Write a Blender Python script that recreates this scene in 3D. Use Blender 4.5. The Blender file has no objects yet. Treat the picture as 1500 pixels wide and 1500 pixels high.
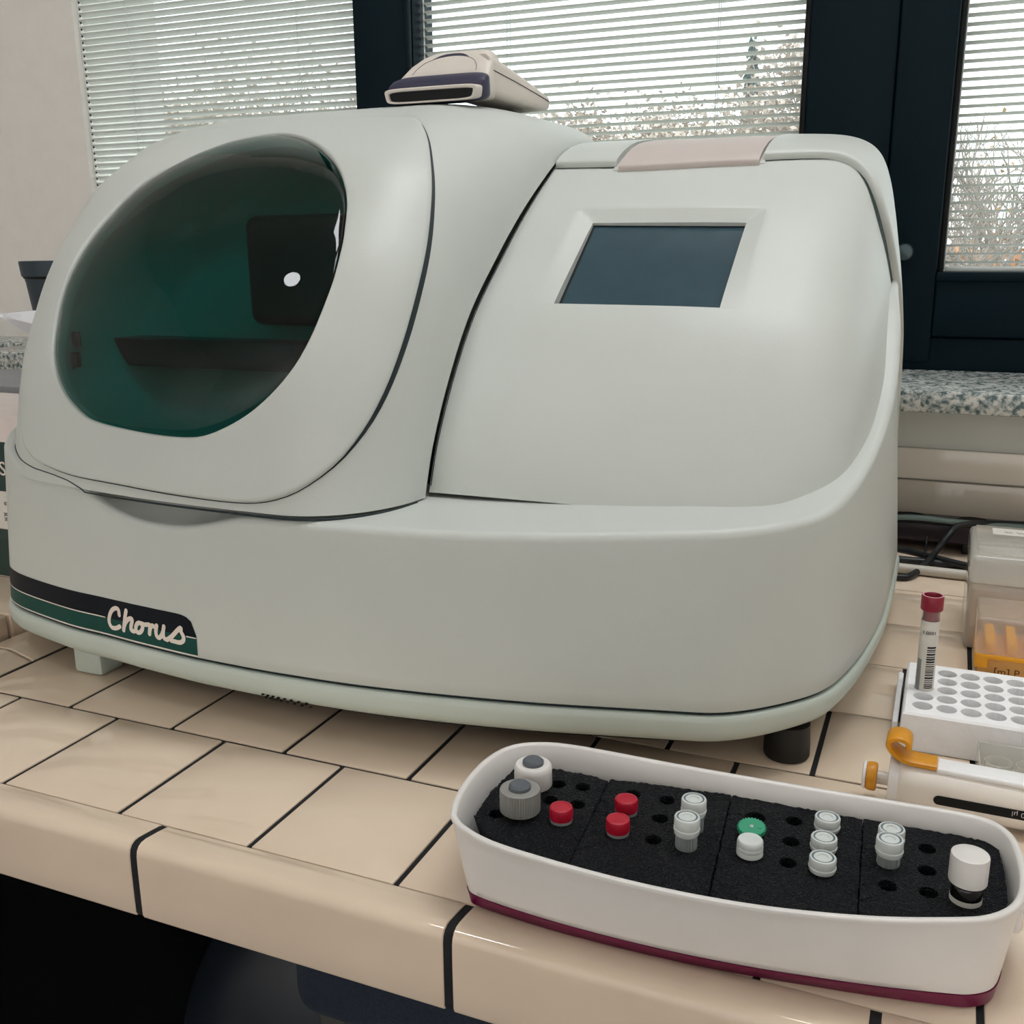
import bpy, bmesh, math, random
import numpy as np
from mathutils import Vector, Matrix
random.seed(7); np.random.seed(7)
SC = bpy.context.scene
COL = SC.collection

# ------------------------------------------------------------------ camera
cam_d = bpy.data.cameras.new('camera'); cam = bpy.data.objects.new('camera', cam_d); COL.objects.link(cam)
RC = np.array([[0.92151578, 0.38825957, -0.00794811], [0.09012613, -0.23372856, -0.96811582], [-0.37773794, 0.89141767, -0.25037689]])
CC = (0.5581192, -0.4368955, 0.3452396)
m = Matrix.Identity(4)
for i in range(3):
    m[i][0] = RC[0][i]; m[i][1] = -RC[1][i]; m[i][2] = -RC[2][i]; m[i][3] = CC[i]
cam.matrix_world = m
cam_d.sensor_width = 36.0; cam_d.lens = 36.0 * 1498.315 / 1500.0
cam_d.clip_start = 0.02; cam_d.clip_end = 600
SC.camera = cam

# ------------------------------------------------------------------ sky, lamps, added fill, exposure
w = bpy.data.worlds.new('overcast_sky'); SC.world = w; w.use_nodes = True
nt = w.node_tree; nt.nodes.clear()
out = nt.nodes.new('ShaderNodeOutputWorld'); bg = nt.nodes.new('ShaderNodeBackground')
tc = nt.nodes.new('ShaderNodeTexCoord'); sep = nt.nodes.new('ShaderNodeSeparateXYZ'); ramp = nt.nodes.new('ShaderNodeValToRGB')
nt.links.new(tc.outputs['Generated'], sep.inputs[0]); nt.links.new(sep.outputs['Z'], ramp.inputs[0])
ramp.color_ramp.elements[0].position = 0.0; ramp.color_ramp.elements[0].color = (0.87, 0.95, 0.97, 1)
ramp.color_ramp.elements[1].position = 0.5; ramp.color_ramp.elements[1].color = (0.95, 0.97, 0.97, 1)
nt.links.new(ramp.outputs[0], bg.inputs[0]); bg.inputs[1].default_value = 3.4
nt.links.new(bg.outputs[0], out.inputs[0])

def area(name, loc, rot, sx, sy, power, col):
    d = bpy.data.lights.new(name, 'AREA'); d.shape = 'ELLIPSE' if 'spot' in name else 'RECTANGLE'; d.size = sx; d.size_y = sy; d.energy = power; d.color = col
    o = bpy.data.objects.new(name, d); o.location = loc; o.rotation_euler = rot; COL.objects.link(o); return o
LAMP = (0.955, 0.98, 1.0)
area('ceiling_lamp', (0.62, 0.52, 2.12), (0, 0, 0), 0.9, 0.25, 15.5, LAMP)
area('ceiling_lamp.001', (1.75, 0.52, 2.12), (0, 0, 0), 0.9, 0.25, 7.5, LAMP)
area('ceiling_spot', (-0.46, -0.66, 2.12), (0, 0, 0), 0.26, 0.26, 4.5, LAMP)
area('wall_fill', (-0.6, -1.7, 0.50), (math.radians(-90), 0, 0), 1.6, 0.12, 30, LAMP)  # fill light added behind the camera, bounced off the front wall
area('wall_fill.001', (1.5, -1.7, 0.50), (math.radians(-90), 0, 0), 1.6, 0.12, 32, LAMP)  # second added fill, also turned to the front wall

SC.view_settings.view_transform = 'Standard'; SC.view_settings.look = 'None'
SC.view_settings.gamma = 1.0; SC.view_settings.exposure = -0.18; SC.view_settings.use_curve_mapping = False

# ------------------------------------------------------------------ materials
def lin(h):
    v = [int(h[i:i + 2], 16) / 255 for i in (0, 2, 4)]
    return tuple(c / 12.92 if c <= .04045 else ((c + .055) / 1.055) ** 2.4 for c in v) + (1,)
def mat(name, col, rough=.5, metal=0., spec=.5, var=.04, vscale=30., bump=0., bscale=400., coat=0., **kw):
    """procedural principled material: a little noise in the colour and a fine noise bump"""
    M = bpy.data.materials.new(name); M.use_nodes = True; t = M.node_tree; b = t.nodes['Principled BSDF']
    c = lin(col) if isinstance(col, str) else tuple(col) + (1,)
    co = t.nodes.new('ShaderNodeTexCoord')
    n = t.nodes.new('ShaderNodeTexNoise'); n.inputs['Scale'].default_value = vscale; n.inputs['Detail'].default_value = 4
    t.links.new(co.outputs['Object'], n.inputs['Vector'])
    r = t.nodes.new('ShaderNodeValToRGB')
    r.color_ramp.elements[0].position = .3; r.color_ramp.elements[1].position = .7
    r.color_ramp.elements[0].color = tuple(x * (1 - var) for x in c[:3]) + (1,)
    r.color_ramp.elements[1].color = tuple(min(1, x * (1 + var)) for x in c[:3]) + (1,)
    t.links.new(n.outputs[0], r.inputs[0]); t.links.new(r.outputs[0], b.inputs['Base Color'])
    b.inputs['Roughness'].default_value = rough; b.inputs['Metallic'].default_value = metal
    b.inputs['Specular IOR Level'].default_value = spec; b.inputs['Coat Weight'].default_value = coat
    b.inputs['Coat Roughness'].default_value = .05
    if bump:
        n2 = t.nodes.new('ShaderNodeTexNoise'); n2.inputs['Scale'].default_value = bscale; n2.inputs['Detail'].default_value = 2
        t.links.new(co.outputs['Object'], n2.inputs['Vector'])
        bp = t.nodes.new('ShaderNodeBump'); bp.inputs['Strength'].default_value = bump; bp.inputs['Distance'].default_value = .001
        t.links.new(n2.outputs[0], bp.inputs['Height']); t.links.new(bp.outputs[0], b.inputs['Normal'])
    for k, v in kw.items(): b.inputs[k].default_value = v
    return M
def schlick(t, f0):
    """fresnel share of a thin sheet, the same from both of its sides"""
    lw = t.nodes.new('ShaderNodeLayerWeight'); lw.inputs[0].default_value = .5
    p = t.nodes.new('ShaderNodeMath'); p.operation = 'POWER'; p.inputs[1].default_value = 5; t.links.new(lw.outputs['Facing'], p.inputs[0])
    m = t.nodes.new('ShaderNodeMath'); m.operation = 'MULTIPLY_ADD'; m.inputs[1].default_value = 1 - f0; m.inputs[2].default_value = f0; t.links.new(p.outputs[0], m.inputs[0])
    return m.outputs[0]
def clear(name, tint, gloss=1.0, rough=.03, milky=0., milk=(.9, .9, .9), ior=1.45):
    """thin clear plastic or glass: tinted see-through, fresnel gloss, a share of milky diffuse"""
    M = bpy.data.materials.new(name); M.use_nodes = True; t = M.node_tree; t.nodes.clear()
    o = t.nodes.new('ShaderNodeOutputMaterial'); tr = t.nodes.new('ShaderNodeBsdfTransparent'); gl = t.nodes.new('ShaderNodeBsdfGlossy')
    fr = schlick(t, .04)
    no = t.nodes.new('ShaderNodeTexNoise'); no.inputs['Scale'].default_value = 60
    co = t.nodes.new('ShaderNodeTexCoord'); t.links.new(co.outputs['Object'], no.inputs['Vector'])
    mxc = t.nodes.new('ShaderNodeMixRGB'); mxc.inputs[1].default_value = tuple(tint) + (1,); mxc.inputs[2].default_value = tuple(x * .94 for x in tint) + (1,)
    t.links.new(no.outputs[0], mxc.inputs[0]); t.links.new(mxc.outputs[0], tr.inputs[0])
    gl.inputs['Roughness'].default_value = rough; gl.inputs[0].default_value = (gloss, gloss, gloss, 1)
    mx = t.nodes.new('ShaderNodeMixShader'); t.links.new(fr, mx.inputs[0])
    last = tr.outputs[0]
    if milky:
        di = t.nodes.new('ShaderNodeBsdfDiffuse'); di.inputs[0].default_value = tuple(milk) + (1,)
        tl = t.nodes.new('ShaderNodeBsdfTranslucent'); tl.inputs[0].default_value = tuple(milk) + (1,)
        m0 = t.nodes.new('ShaderNodeMixShader'); m0.inputs[0].default_value = .4
        t.links.new(di.outputs[0], m0.inputs[1]); t.links.new(tl.outputs[0], m0.inputs[2])
        m1 = t.nodes.new('ShaderNodeMixShader'); m1.inputs[0].default_value = milky
        t.links.new(tr.outputs[0], m1.inputs[1]); t.links.new(m0.outputs[0], m1.inputs[2]); last = m1.outputs[0]
    t.links.new(last, mx.inputs[1]); t.links.new(gl.outputs[0], mx.inputs[2]); t.links.new(mx.outputs[0], o.inputs[0])
    return M
M_WALL = mat('wall_paint', 'ECE7E1', .8, var=.02, bump=.15, bscale=250)
M_CEIL = mat('ceiling_paint', 'EAE8E4', .9)
M_FLOOR = mat('grey_floor', '77787A', .6, var=.15, vscale=8)
M_GREYP = mat('grey_wall_paint', 'D6D8D2', .75, var=.05, vscale=12, bump=.2, bscale=120)
M_FRAME = mat('anthracite_frame', '0A1C24', .5, var=.03, bump=.1, bscale=300, spec=.1)
M_GASK = mat('black_rubber', '060A0D', .5, spec=.25)
M_SLAT = mat('blind_slat', 'DCE0DD', .45, var=.02)
def slat_mat():
    M = mat('blind_slat_translucent', 'E6E9E6', .45, var=.02); t = M.node_tree; b = t.nodes['Principled BSDF']; o = t.nodes['Material Output']
    tl = t.nodes.new('ShaderNodeBsdfTranslucent'); tl.inputs[0].default_value = (.8, .8, .78, 1); mx = t.nodes.new('ShaderNodeMixShader'); mx.inputs[0].default_value = .35
    t.links.new(b.outputs[0], mx.inputs[1]); t.links.new(tl.outputs[0], mx.inputs[2]); t.links.new(mx.outputs[0], o.inputs[0]); return M
M_SLAT2 = slat_mat()
M_CORD = mat('blind_cord', 'C4CCCB', .8)
M_PLAST = mat('analyser_plastic', 'C8CCC7', .42, var=.012, vscale=14, bump=.08, bscale=900, spec=.45)
M_PLAST2 = mat('analyser_tray_plastic', 'C4CEC5', .4, var=.02, vscale=14, bump=.06, bscale=900)
M_PINK = mat('lid_handle_plastic', 'C6BAB5', .5, var=.02)
M_DARKGAP = mat('seam_gap_shade', '0A2024', .6)  # shade of the gaps between shells put into the colour
M_LIDGAP = mat('lid_gap_shade', '14302F', .6)  # greenish shade of the lid gap as a colour
M_CAV = mat('cabinet_interior', 'A9AFA9', .5, var=.06, vscale=20)
M_CAVDK = mat('reader_housing', '0C0F10', .4)
M_SCREEN = mat('display_glass', '334C56', .12, var=.06, vscale=40, spec=.3, bump=.03, bscale=300)
M_NAVY = mat('navy_decal', '08111C', .5, spec=.15)
M_GREEN = mat('green_decal', '0B463F', .5, spec=.2, var=.06, vscale=120)
M_WHITE = mat('white_plastic', 'E4E0DC', .3, var=.015, spec=.5)
M_LETTER = mat('cream_lettering', 'EADFD6', .5)
M_BLACK = mat('black_plastic', '0B0D10', .45)
M_CREAM = mat('scanner_cream', 'D8CFC6', .5, var=.02, bump=.05, bscale=700)
M_PURPLE = mat('scanner_purple', '2F2E46', .5, var=.03, bump=.05, bscale=700)
M_MAG = mat('magenta_base', '6E0F3F', .35)
M_FGREY = mat('grey_cap', '8E8D88', .5, var=.05)
M_STOP = mat('grey_rubber_stopper', '5B6066', .6)
M_RED = mat('red_cap', 'B3102E', .35, var=.05)
M_GEAR = mat('green_cap', '2F9A74', .45, var=.04)
M_FROST = mat('frosted_cap', 'D4D8D6', .3, var=.03, **{'Subsurface Weight': .0})
M_RING = mat('cap_seal_ring', '5E7078', .4)
M_CLEARB = clear('clear_vial', (.86, .9, .9), milky=.35, milk=(.8, .84, .84))
M_AMBER = mat('dark_amber_glass', '14100F', .1, spec=.6)
M_LABEL = mat('paper_label', 'DDD8D0', .7, var=.03)
M_INK = mat('black_ink', '17181A', .7)
M_STYRO = mat('white_foam_plastic', 'F7F6F7', .8, var=.03, vscale=90, bump=.25, bscale=350)
M_DRED = mat('dark_red_cap', '8A0F2C', .4)
M_TUBE = clear('tube_glass', (.9, .92, .92), milky=.15)
M_PIPW = mat('pipette_white', 'F2EBE2', .3, var=.015)
M_PIPW2 = mat('pipette_strip_white', 'F8F7F7', .35)
M_ORANGE = mat('pipette_orange', 'DB9414', .4, var=.03)
M_BOXCL = clear('milky_box_plastic', (.92, .92, .9), milky=.5, milk=(.97, .96, .93), rough=.12)
M_LIDCL = clear('clear_lid_plastic', (.97, .95, .92), milky=.28, milk=(.98, .94, .88), rough=.08)
M_YEL = mat('yellow_rack', 'F7AE1E', .4, var=.04, vscale=60)
M_TAN = mat('amber_box_plastic', 'DDA75F', .35, var=.05)
M_BROWN = mat('brown_ink', '5A3217', .6)
M_CABLE = mat('black_cable', '0E1418', .4)
M_TEAL = mat('grey_cable', '7E918F', .5)
M_STRIP = mat('dark_purple_plastic', '211522', .4)
M_CONDUIT = mat('white_conduit', 'CFC8BC', .4)
M_POT = mat('navy_pot', '22343F', .45, var=.1, vscale=20)
M_TISSUE = mat('white_tissue', 'E6E6EA', .8)
M_CARTON = mat('white_carton', 'DCCFC9', .5)
M_CGREEN = mat('carton_green', '0C322E', .45)
M_GREYBOX = mat('grey_housing', '87868A', .5, var=.05)
M_CHAIRP = mat('navy_chair_plastic', '0F1722', .4)
M_CHAIRF = mat('navy_chair_fabric', '1E2836', .95, var=.25, vscale=500, bump=.8, bscale=900)
M_STEEL = mat('chair_steel', '6A6A64', .35, metal=.8)
M_TRAY = clear('clear_tray_plastic', (.95, .95, .93), milky=.4, milk=(.96, .95, .92), rough=.15)
M_BARK = mat('bark', '8C847C', .9, var=.15)
M_TWIG = mat('pale_twigs', 'A79C93', .9, var=.12)  # haze and glare outdoors put into the pale colour
M_LEAFY = mat('yellow_leaves', '9A7C4E', .8, var=.2)
M_LEAFP = mat('pale_leaves', 'B9ADA2', .9, var=.2)  # paled for haze, like the twigs
M_CONIF = mat('conifer_needles', '5F7372', .9, var=.15)
M_SHRUB = mat('autumn_shrub', 'A87C58', .9, var=.25, vscale=5)
M_GROUND = mat('grass_ground', '7C755E', .95, var=.15, vscale=2)
M_KNOB = mat('grey_knob', '4B5A5E', .3, metal=.4)

def tile_mat(name, col, var=.05):
    M = mat(name, col, .035, var=var, vscale=9, bump=.02, bscale=14, spec=.75)
    return M
M_TILE = tile_mat('glazed_beige_tile', 'E8D3BC')
M_TRIM = tile_mat('glazed_trim_tile', 'E4CFB8')
M_UPST = tile_mat('glazed_wall_tile', 'D6CBBD', .03)
M_UPST2 = tile_mat('glazed_lit_wall_tile', 'F0E8DB', .03)  # light falling on the upper course put into its paler colour
M_GROUT = mat('dark_grout', '15161A', .9, var=.2, vscale=200, bump=.3)

def granite():
    M = bpy.data.materials.new('speckled_granite'); M.use_nodes = True; t = M.node_tree; b = t.nodes['Principled BSDF']
    co = t.nodes.new('ShaderNodeTexCoord')
    v = t.nodes.new('ShaderNodeTexNoise'); v.inputs['Scale'].default_value = 150; v.inputs['Detail'].default_value = 5; v.inputs['Roughness'].default_value = .65
    t.links.new(co.outputs['Object'], v.inputs['Vector'])
    r = t.nodes.new('ShaderNodeValToRGB'); e = r.color_ramp.elements
    e[0].position = .40; e[0].color = lin('4A5E60'); e[1].position = .58; e[1].color = lin('D6D5CF')
    x = e.new(.48); x.color = lin('9AA3A0')
    t.links.new(v.outputs[0], r.inputs[0]); t.links.new(r.outputs[0], b.inputs['Base Color']); b.inputs['Roughness'].default_value = .2
    return M
M_GRANITE = granite()
def foam_mat():
    M = mat('black_foam', '0A0E15', .6, var=.5, vscale=900, spec=.25)
    t = M.node_tree; b = t.nodes['Principled BSDF']; co = t.nodes.new('ShaderNodeTexCoord')
    v = t.nodes.new('ShaderNodeTexVoronoi'); v.inputs['Scale'].default_value = 900
    t.links.new(co.outputs['Object'], v.inputs['Vector'])
    bp = t.nodes.new('ShaderNodeBump'); bp.inputs['Strength'].default_value = 1.0; bp.inputs['Distance'].default_value = .002
    t.links.new(v.outputs['Distance'], bp.inputs['Height']); t.links.new(bp.outputs[0], b.inputs['Normal'])
    rr = t.nodes.new('ShaderNodeMapRange'); rr.inputs[1].default_value = .2; rr.inputs[2].default_value = .5; rr.inputs[3].default_value = .12; rr.inputs[4].default_value = .7
    n = t.nodes.new('ShaderNodeTexNoise'); n.inputs['Scale'].default_value = 700; t.links.new(co.outputs['Object'], n.inputs['Vector'])
    t.links.new(n.outputs[0], rr.inputs[0]); t.links.new(rr.outputs[0], b.inputs['Roughness'])
    return M
M_FOAM = foam_mat()

# ------------------------------------------------------------------ mesh helpers
class MB:
    def __init__(s): s.v = []; s.f = []
    def add(s, V, F):
        o = len(s.v); s.v += [tuple(map(float, p)) for p in V]; s.f += [tuple(i + o for i in q) for q in F]; return s
    def grid(s, P, cu=False, cv=False):
        P = np.asarray(P, float); n, k = P.shape[:2]; F = []
        for i in range(n if cu else n - 1):
            for j in range(k if cv else k - 1):
                a, b = i, (i + 1) % n; c, d = j, (j + 1) % k
                F.append((a * k + c, b * k + c, b * k + d, a * k + d))
        return s.add(P.reshape(-1, 3), F)
    def lathe(s, prof, seg=32, c=(0, 0, 0), M=None, ring=False):
        V = []; F = []; rings = []
        for r, z in prof:
            ks = [0] if r < 1e-6 else range(seg); rg = []
            for k in ks:
                a = 2 * math.pi * k / seg; p = Vector((r * math.cos(a), r * math.sin(a), z))
                if M is not None: p = M @ p
                rg.append(len(V)); V.append((p[0] + c[0], p[1] + c[1], p[2] + c[2]))
            rings.append(rg)
        if ring: rings.append(rings[0])
        for A, B in zip(rings[:-1], rings[1:]):
            for k in range(seg):
                q = (k + 1) % seg
                if len(A) == 1 and len(B) == 1: break
                if len(A) == 1: F.append((A[0], B[q], B[k]))
                elif len(B) == 1: F.append((A[k], A[q], B[0]))
                else: F.append((A[k], A[q], B[q], B[k]))
        if ring: return s.add(V, F)
        if len(rings[0]) > 1: F.append(tuple(rings[0])[::-1])
        if len(rings[-1]) > 1: F.append(tuple(rings[-1]))
        return s.add(V, F)
    def tube(s, path, r, seg=10, cap=True):
        path = [Vector(p) for p in path]; n = len(path); rs = r if hasattr(r, '__len__') else [r] * n
        rings = []; up = Vector((0, 0, 1)); prev = None
        for i, p in enumerate(path):
            t = (path[min(i + 1, n - 1)] - path[max(i - 1, 0)]).normalized()
            if prev is None:
                a = t.cross(up if abs(t.z) < .9 else Vector((1, 0, 0))).normalized()
            else:
                a = (prev - t * prev.dot(t)).normalized()
            prev = a; b = t.cross(a)
            rings.append([p + (a * math.cos(q) + b * math.sin(q)) * rs[i] for q in [2 * math.pi * k / seg for k in range(seg)]])
        V = [tuple(q) for ring in rings for q in ring]; F = []
        for i in range(n - 1):
            for k in range(seg): F.append((i * seg + k, i * seg + (k + 1) % seg, (i + 1) * seg + (k + 1) % seg, (i + 1) * seg + k))
        if cap: F += [tuple(range(seg))[::-1], tuple((n - 1) * seg + k for k in range(seg))]
        return s.add(V, F)
    def loft(s, rings, cap0=True, cap1=True):
        k = len(rings[0]); V = [p for r in rings for p in r]; F = []
        for i in range(len(rings) - 1):
            for j in range(k): F.append((i * k + j, i * k + (j + 1) % k, (i + 1) * k + (j + 1) % k, (i + 1) * k + j))
        if cap0: F.append(tuple(range(k))[::-1])
        if cap1: F.append(tuple((len(rings) - 1) * k + j for j in range(k)))
        return s.add(V, F)
    def box(s, a, b):
        (x0, y0, z0), (x1, y1, z1) = a, b
        return s.add([(x0, y0, z0), (x1, y0, z0), (x1, y1, z0), (x0, y1, z0), (x0, y0, z1), (x1, y0, z1), (x1, y1, z1), (x0, y1, z1)],
                     [(3, 2, 1, 0), (4, 5, 6, 7), (0, 1, 5, 4), (1, 2, 6, 5), (2, 3, 7, 6), (3, 0, 4, 7)])
    def rbox(s, a, b, r=.003, seg=3):
        bm = bmesh.new(); bmesh.ops.create_cube(bm, size=1)
        for v in bm.verts:
            v.co = Vector([(a[i] + b[i]) / 2 + v.co[i] * (b[i] - a[i]) for i in range(3)])
        bmesh.ops.bevel(bm, geom=list(bm.edges) + list(bm.verts), offset=r, segments=seg, profile=.5, affect='EDGES')
        bm.verts.index_update(); V = [tuple(v.co) for v in bm.verts]; F = [tuple(v.index for v in f.verts) for f in bm.faces]; bm.free()
        return s.add(V, F)
    def xform(s, M):
        s.v = [tuple(M @ Vector(p)) for p in s.v]; return s
def wloc(o):
    return Vector((0, 0, 0)) if o is None else o.location + wloc(o.parent)
def build(name, mb, material, parent=None, smooth=True, angle=38, recalc=True, label=None, kind=None):
    """links a mesh given in world coordinates as ONE object; under a parent it is stored relative to it"""
    off = wloc(parent)
    me = bpy.data.meshes.new(name)
    me.from_pydata([(p[0] - off[0], p[1] - off[1], p[2] - off[2]) for p in mb.v], [], mb.f)
    if recalc:
        bm = bmesh.new(); bm.from_mesh(me); bmesh.ops.recalc_face_normals(bm, faces=bm.faces); bm.to_mesh(me); bm.free()
    me.validate()
    if smooth and len(me.polygons):
        me.polygons.foreach_set('use_smooth', [True] * len(me.polygons))
        me.set_sharp_from_angle(angle=math.radians(angle))
    me.materials.append(material)
    o = bpy.data.objects.new(name, me); COL.objects.link(o)
    if parent is not None: o.parent = parent
    if label: o['label'] = label
    if kind: o['kind'] = kind
    return o
def thing(name, label, cat, loc=(0, 0, 0), group=None):
    o = bpy.data.objects.new(name, None); o.empty_display_size = .02; o.location = loc; COL.objects.link(o)
    o['label'] = label; o['category'] = cat
    if group: o['group'] = group
    return o
def tag(o, label, cat, group=None):
    o['label'] = label; o['category'] = cat
    if group: o['group'] = group
    return o
def struct(name, mb, material, parent=None, **k):
    o = build(name, mb, material, parent, **k)
    if parent is None: o['kind'] = 'structure'
    return o
def copy_tree(o, parent=None, loc=None):
    c = o.copy(); COL.objects.link(c)
    if parent is not None: c.parent = parent
    if loc is not None: c.location = loc
    for ch in list(o.children): copy_tree(ch, c)
    return c
def share(src, name, loc, parent):
    """another alike piece that shares the mesh of src"""
    o = bpy.data.objects.new(name, src.data); COL.objects.link(o); o.parent = parent; o.location = Vector(loc) - wloc(parent); return o
def text_mb(s, size, M, depth=.0002):
    cu = bpy.data.curves.new('t', 'FONT'); cu.body = s; cu.size = size; cu.extrude = depth; cu.align_x = 'LEFT'; cu.resolution_u = 3
    o = bpy.data.objects.new('t', cu); COL.objects.link(o)
    dg = bpy.context.evaluated_depsgraph_get(); me = bpy.data.meshes.new_from_object(o.evaluated_get(dg))
    mb = MB().add([M @ v.co for v in me.vertices], [tuple(p.vertices) for p in me.polygons])
    bpy.data.objects.remove(o); bpy.data.curves.remove(cu); bpy.data.meshes.remove(me); return mb
def catm(P, mseg):
    P = np.asarray(P, float); Q = np.vstack([2 * P[0] - P[1], P, 2 * P[-1] - P[-2]]); o = []
    for i in range(1, len(Q) - 2):
        a, b, c, d = Q[i - 1:i + 3]
        for s in np.arange(mseg) / mseg: o.append(.5 * ((2 * b) + (-a + c) * s + (2 * a - 5 * b + 4 * c - d) * s * s + (-a + 3 * b - 3 * c + d) * s ** 3))
    o.append(P[-1]); return np.array(o)
def catm_closed(P, mseg):
    P = np.asarray(P, float); n = len(P); o = []
    for i in range(n):
        a, b, c, d = P[i - 1], P[i], P[(i + 1) % n], P[(i + 2) % n]
        for s in np.arange(mseg) / mseg: o.append(.5 * ((2 * b) + (-a + c) * s + (2 * a - 5 * b + 4 * c - d) * s * s + (-a + 3 * b - 3 * c + d) * s ** 3))
    return np.array(o)
def resample_closed(P, n, start=0):
    P = np.vstack([P, P[:1]]); L = np.r_[0, np.cumsum(np.linalg.norm(np.diff(P, axis=0), axis=1))]
    t = np.linspace(0, L[-1], n, endpoint=False); return np.stack([np.interp(t, L, P[:, k]) for k in range(P.shape[1])], 1)
# ------------------------------------------------------------------ the room
def quad(a, b, c, d): return MB().add([a, b, c, d], [(0, 1, 2, 3)])
struct('floor', MB().box((-2.2, -3.2, -.95), (2.6, 1.2, -.90)), M_FLOOR)
struct('ceiling', MB().box((-2.2, -3.2, 2.15), (2.6, 1.2, 2.20)), M_CEIL)
struct('wall_left', MB().box((-2.25, -3.2, -.9), (-2.2, 1.2, 2.15)), M_WALL)
struct('wall_right', MB().box((2.6, -3.2, -.9), (2.65, 1.2, 2.15)), M_WALL)
struct('wall_front', MB().box((-2.2, -3.25, -.9), (2.6, -3.2, 2.15)), M_WALL)
WB = struct('wall_back', MB().box((-.70, .85, -.9), (2.6, 1.08, .165)), M_GREYP)
struct('trim_1', MB().box((-.838, .94, 1.42), (2.6, 1.12, 2.15)), M_WALL)
WL = struct('wall_pier', MB().box((-2.2, .998, -.9), (-.841, 1.2, 2.15)), M_WALL)
WL['kind'] = 'structure'
# granite window sills
struct('window_sill', MB().rbox((-.69, .765, .166), (2.6, 1.02, .1895), .003, 2), M_GRANITE)
struct('window_sill.001', MB().rbox((-2.2, .885, .166), (-.70, 1.0, .1905), .003, 2), M_GRANITE)
# glazed wall tiles behind the bench, two courses
def tile_box(sx, sy, sz, r=.0012):
    return MB().rbox((0, 0, 0), (sx, sy, sz), r, 2)
x = -.345; first = None
for k in range(10):
    for (z0, h) in ((.001, .0725), (.0755, .0365)):
        key = 'a' if h > .05 else 'b'
        if k == 0:
            o = build('wall_tile', MB().rbox((x, .842, z0), (x + .2065, .852, z0 + h), .0012, 2), M_UPST if key == 'a' else M_UPST2, WB)
            if key == 'a': ta = o
            else: tb = o
        else:
            share(ta if key == 'a' else tb, 'wall_tile', (k * .209, 0, 0), WB)
    # (shared pieces keep the first tile's mesh, shifted along the wall)
# windows: anthracite frames
FY0, FY1 = .975, 1.05
def frame_part(name, a, b, parent=None): return struct(name, MB().rbox(a, b, .004, 2), M_FRAME, parent)
F1 = frame_part('window_frame', (-.288, FY0, .188), (-.193, FY1, 1.42))
build('glazing_bead', MB().rbox((-.199, FY0 - .006, .30), (-.193, FY0 + .01, 1.42), .002, 2), M_FRAME, F1)
F2 = frame_part('window_frame.001', (.366, FY0, .188), (.4705, FY1, 1.42))
F3 = frame_part('window_frame.002', (.4715, FY0 - .004, .200), (.5375, FY1, 1.42))
build('frame_rebate', MB().rbox((.5365, FY0 + .006, .31), (.5450, FY1, 1.42), .003, 2), M_GASK, F3)
build('frame_rebate', MB().rbox((.3585, FY0 + .004, .30), (.3665, FY1, 1.42), .003, 2), M_GASK, F2)
F4 = frame_part('window_frame.003', (.5375, FY0 - .004, .232), (1.9, FY1, .306))
build('glazing_bead', MB().rbox((.5375, FY0 - .008, .300), (1.9, FY1, .3115), .003, 2), M_FRAME, F4)
F5 = frame_part('window_frame.004', (.4715, FY0 + .002, .188), (2.6, FY1, .231))
F6 = frame_part('window_frame.005', (-.193, FY0, .188), (.366, FY1, .306))
F7 = frame_part('window_frame.006', (-.86, FY0, .188), (-.288, FY1, .306))
F8 = frame_part('window_frame.007', (1.9, FY0, .232), (2.0, FY1, 1.42))
struct('wall_window_end', MB().box((2.0, .94, .19), (2.6, 1.1, 1.42)), M_WALL)
# round window lock on the casement
kn = thing('window_knob', 'round grey knob on the dark window frame beside the analyser', 'knob', (.4985, .971, .335))
build('rosette', MB().lathe([(0, 0), (.0105, 0), (.0125, .002), (.0125, .004), (.0, .004)], 28, (.4985, .971, .3355), Matrix.Rotation(math.radians(90), 3, 'X')), M_FRAME, kn)
build('knob', MB().lathe([(.008, .003), (.0095, .006), (.0105, .011), (.009, .0145), (.005, .016), (0, .0163)], 28, (.4985, .971, .3355), Matrix.Rotation(math.radians(90), 3, 'X')), M_KNOB, kn)
# panes
M_PANE = clear('window_glass', (.93, .96, .96))
for n, (a, b) in enumerate(((-.86, -.288), (-.193, .366), (.5375, 1.9))):
    struct('window_%d' % (n + 1), MB().box((a, 1.036, .30), (b, 1.040, 1.42)), M_PANE)
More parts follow.
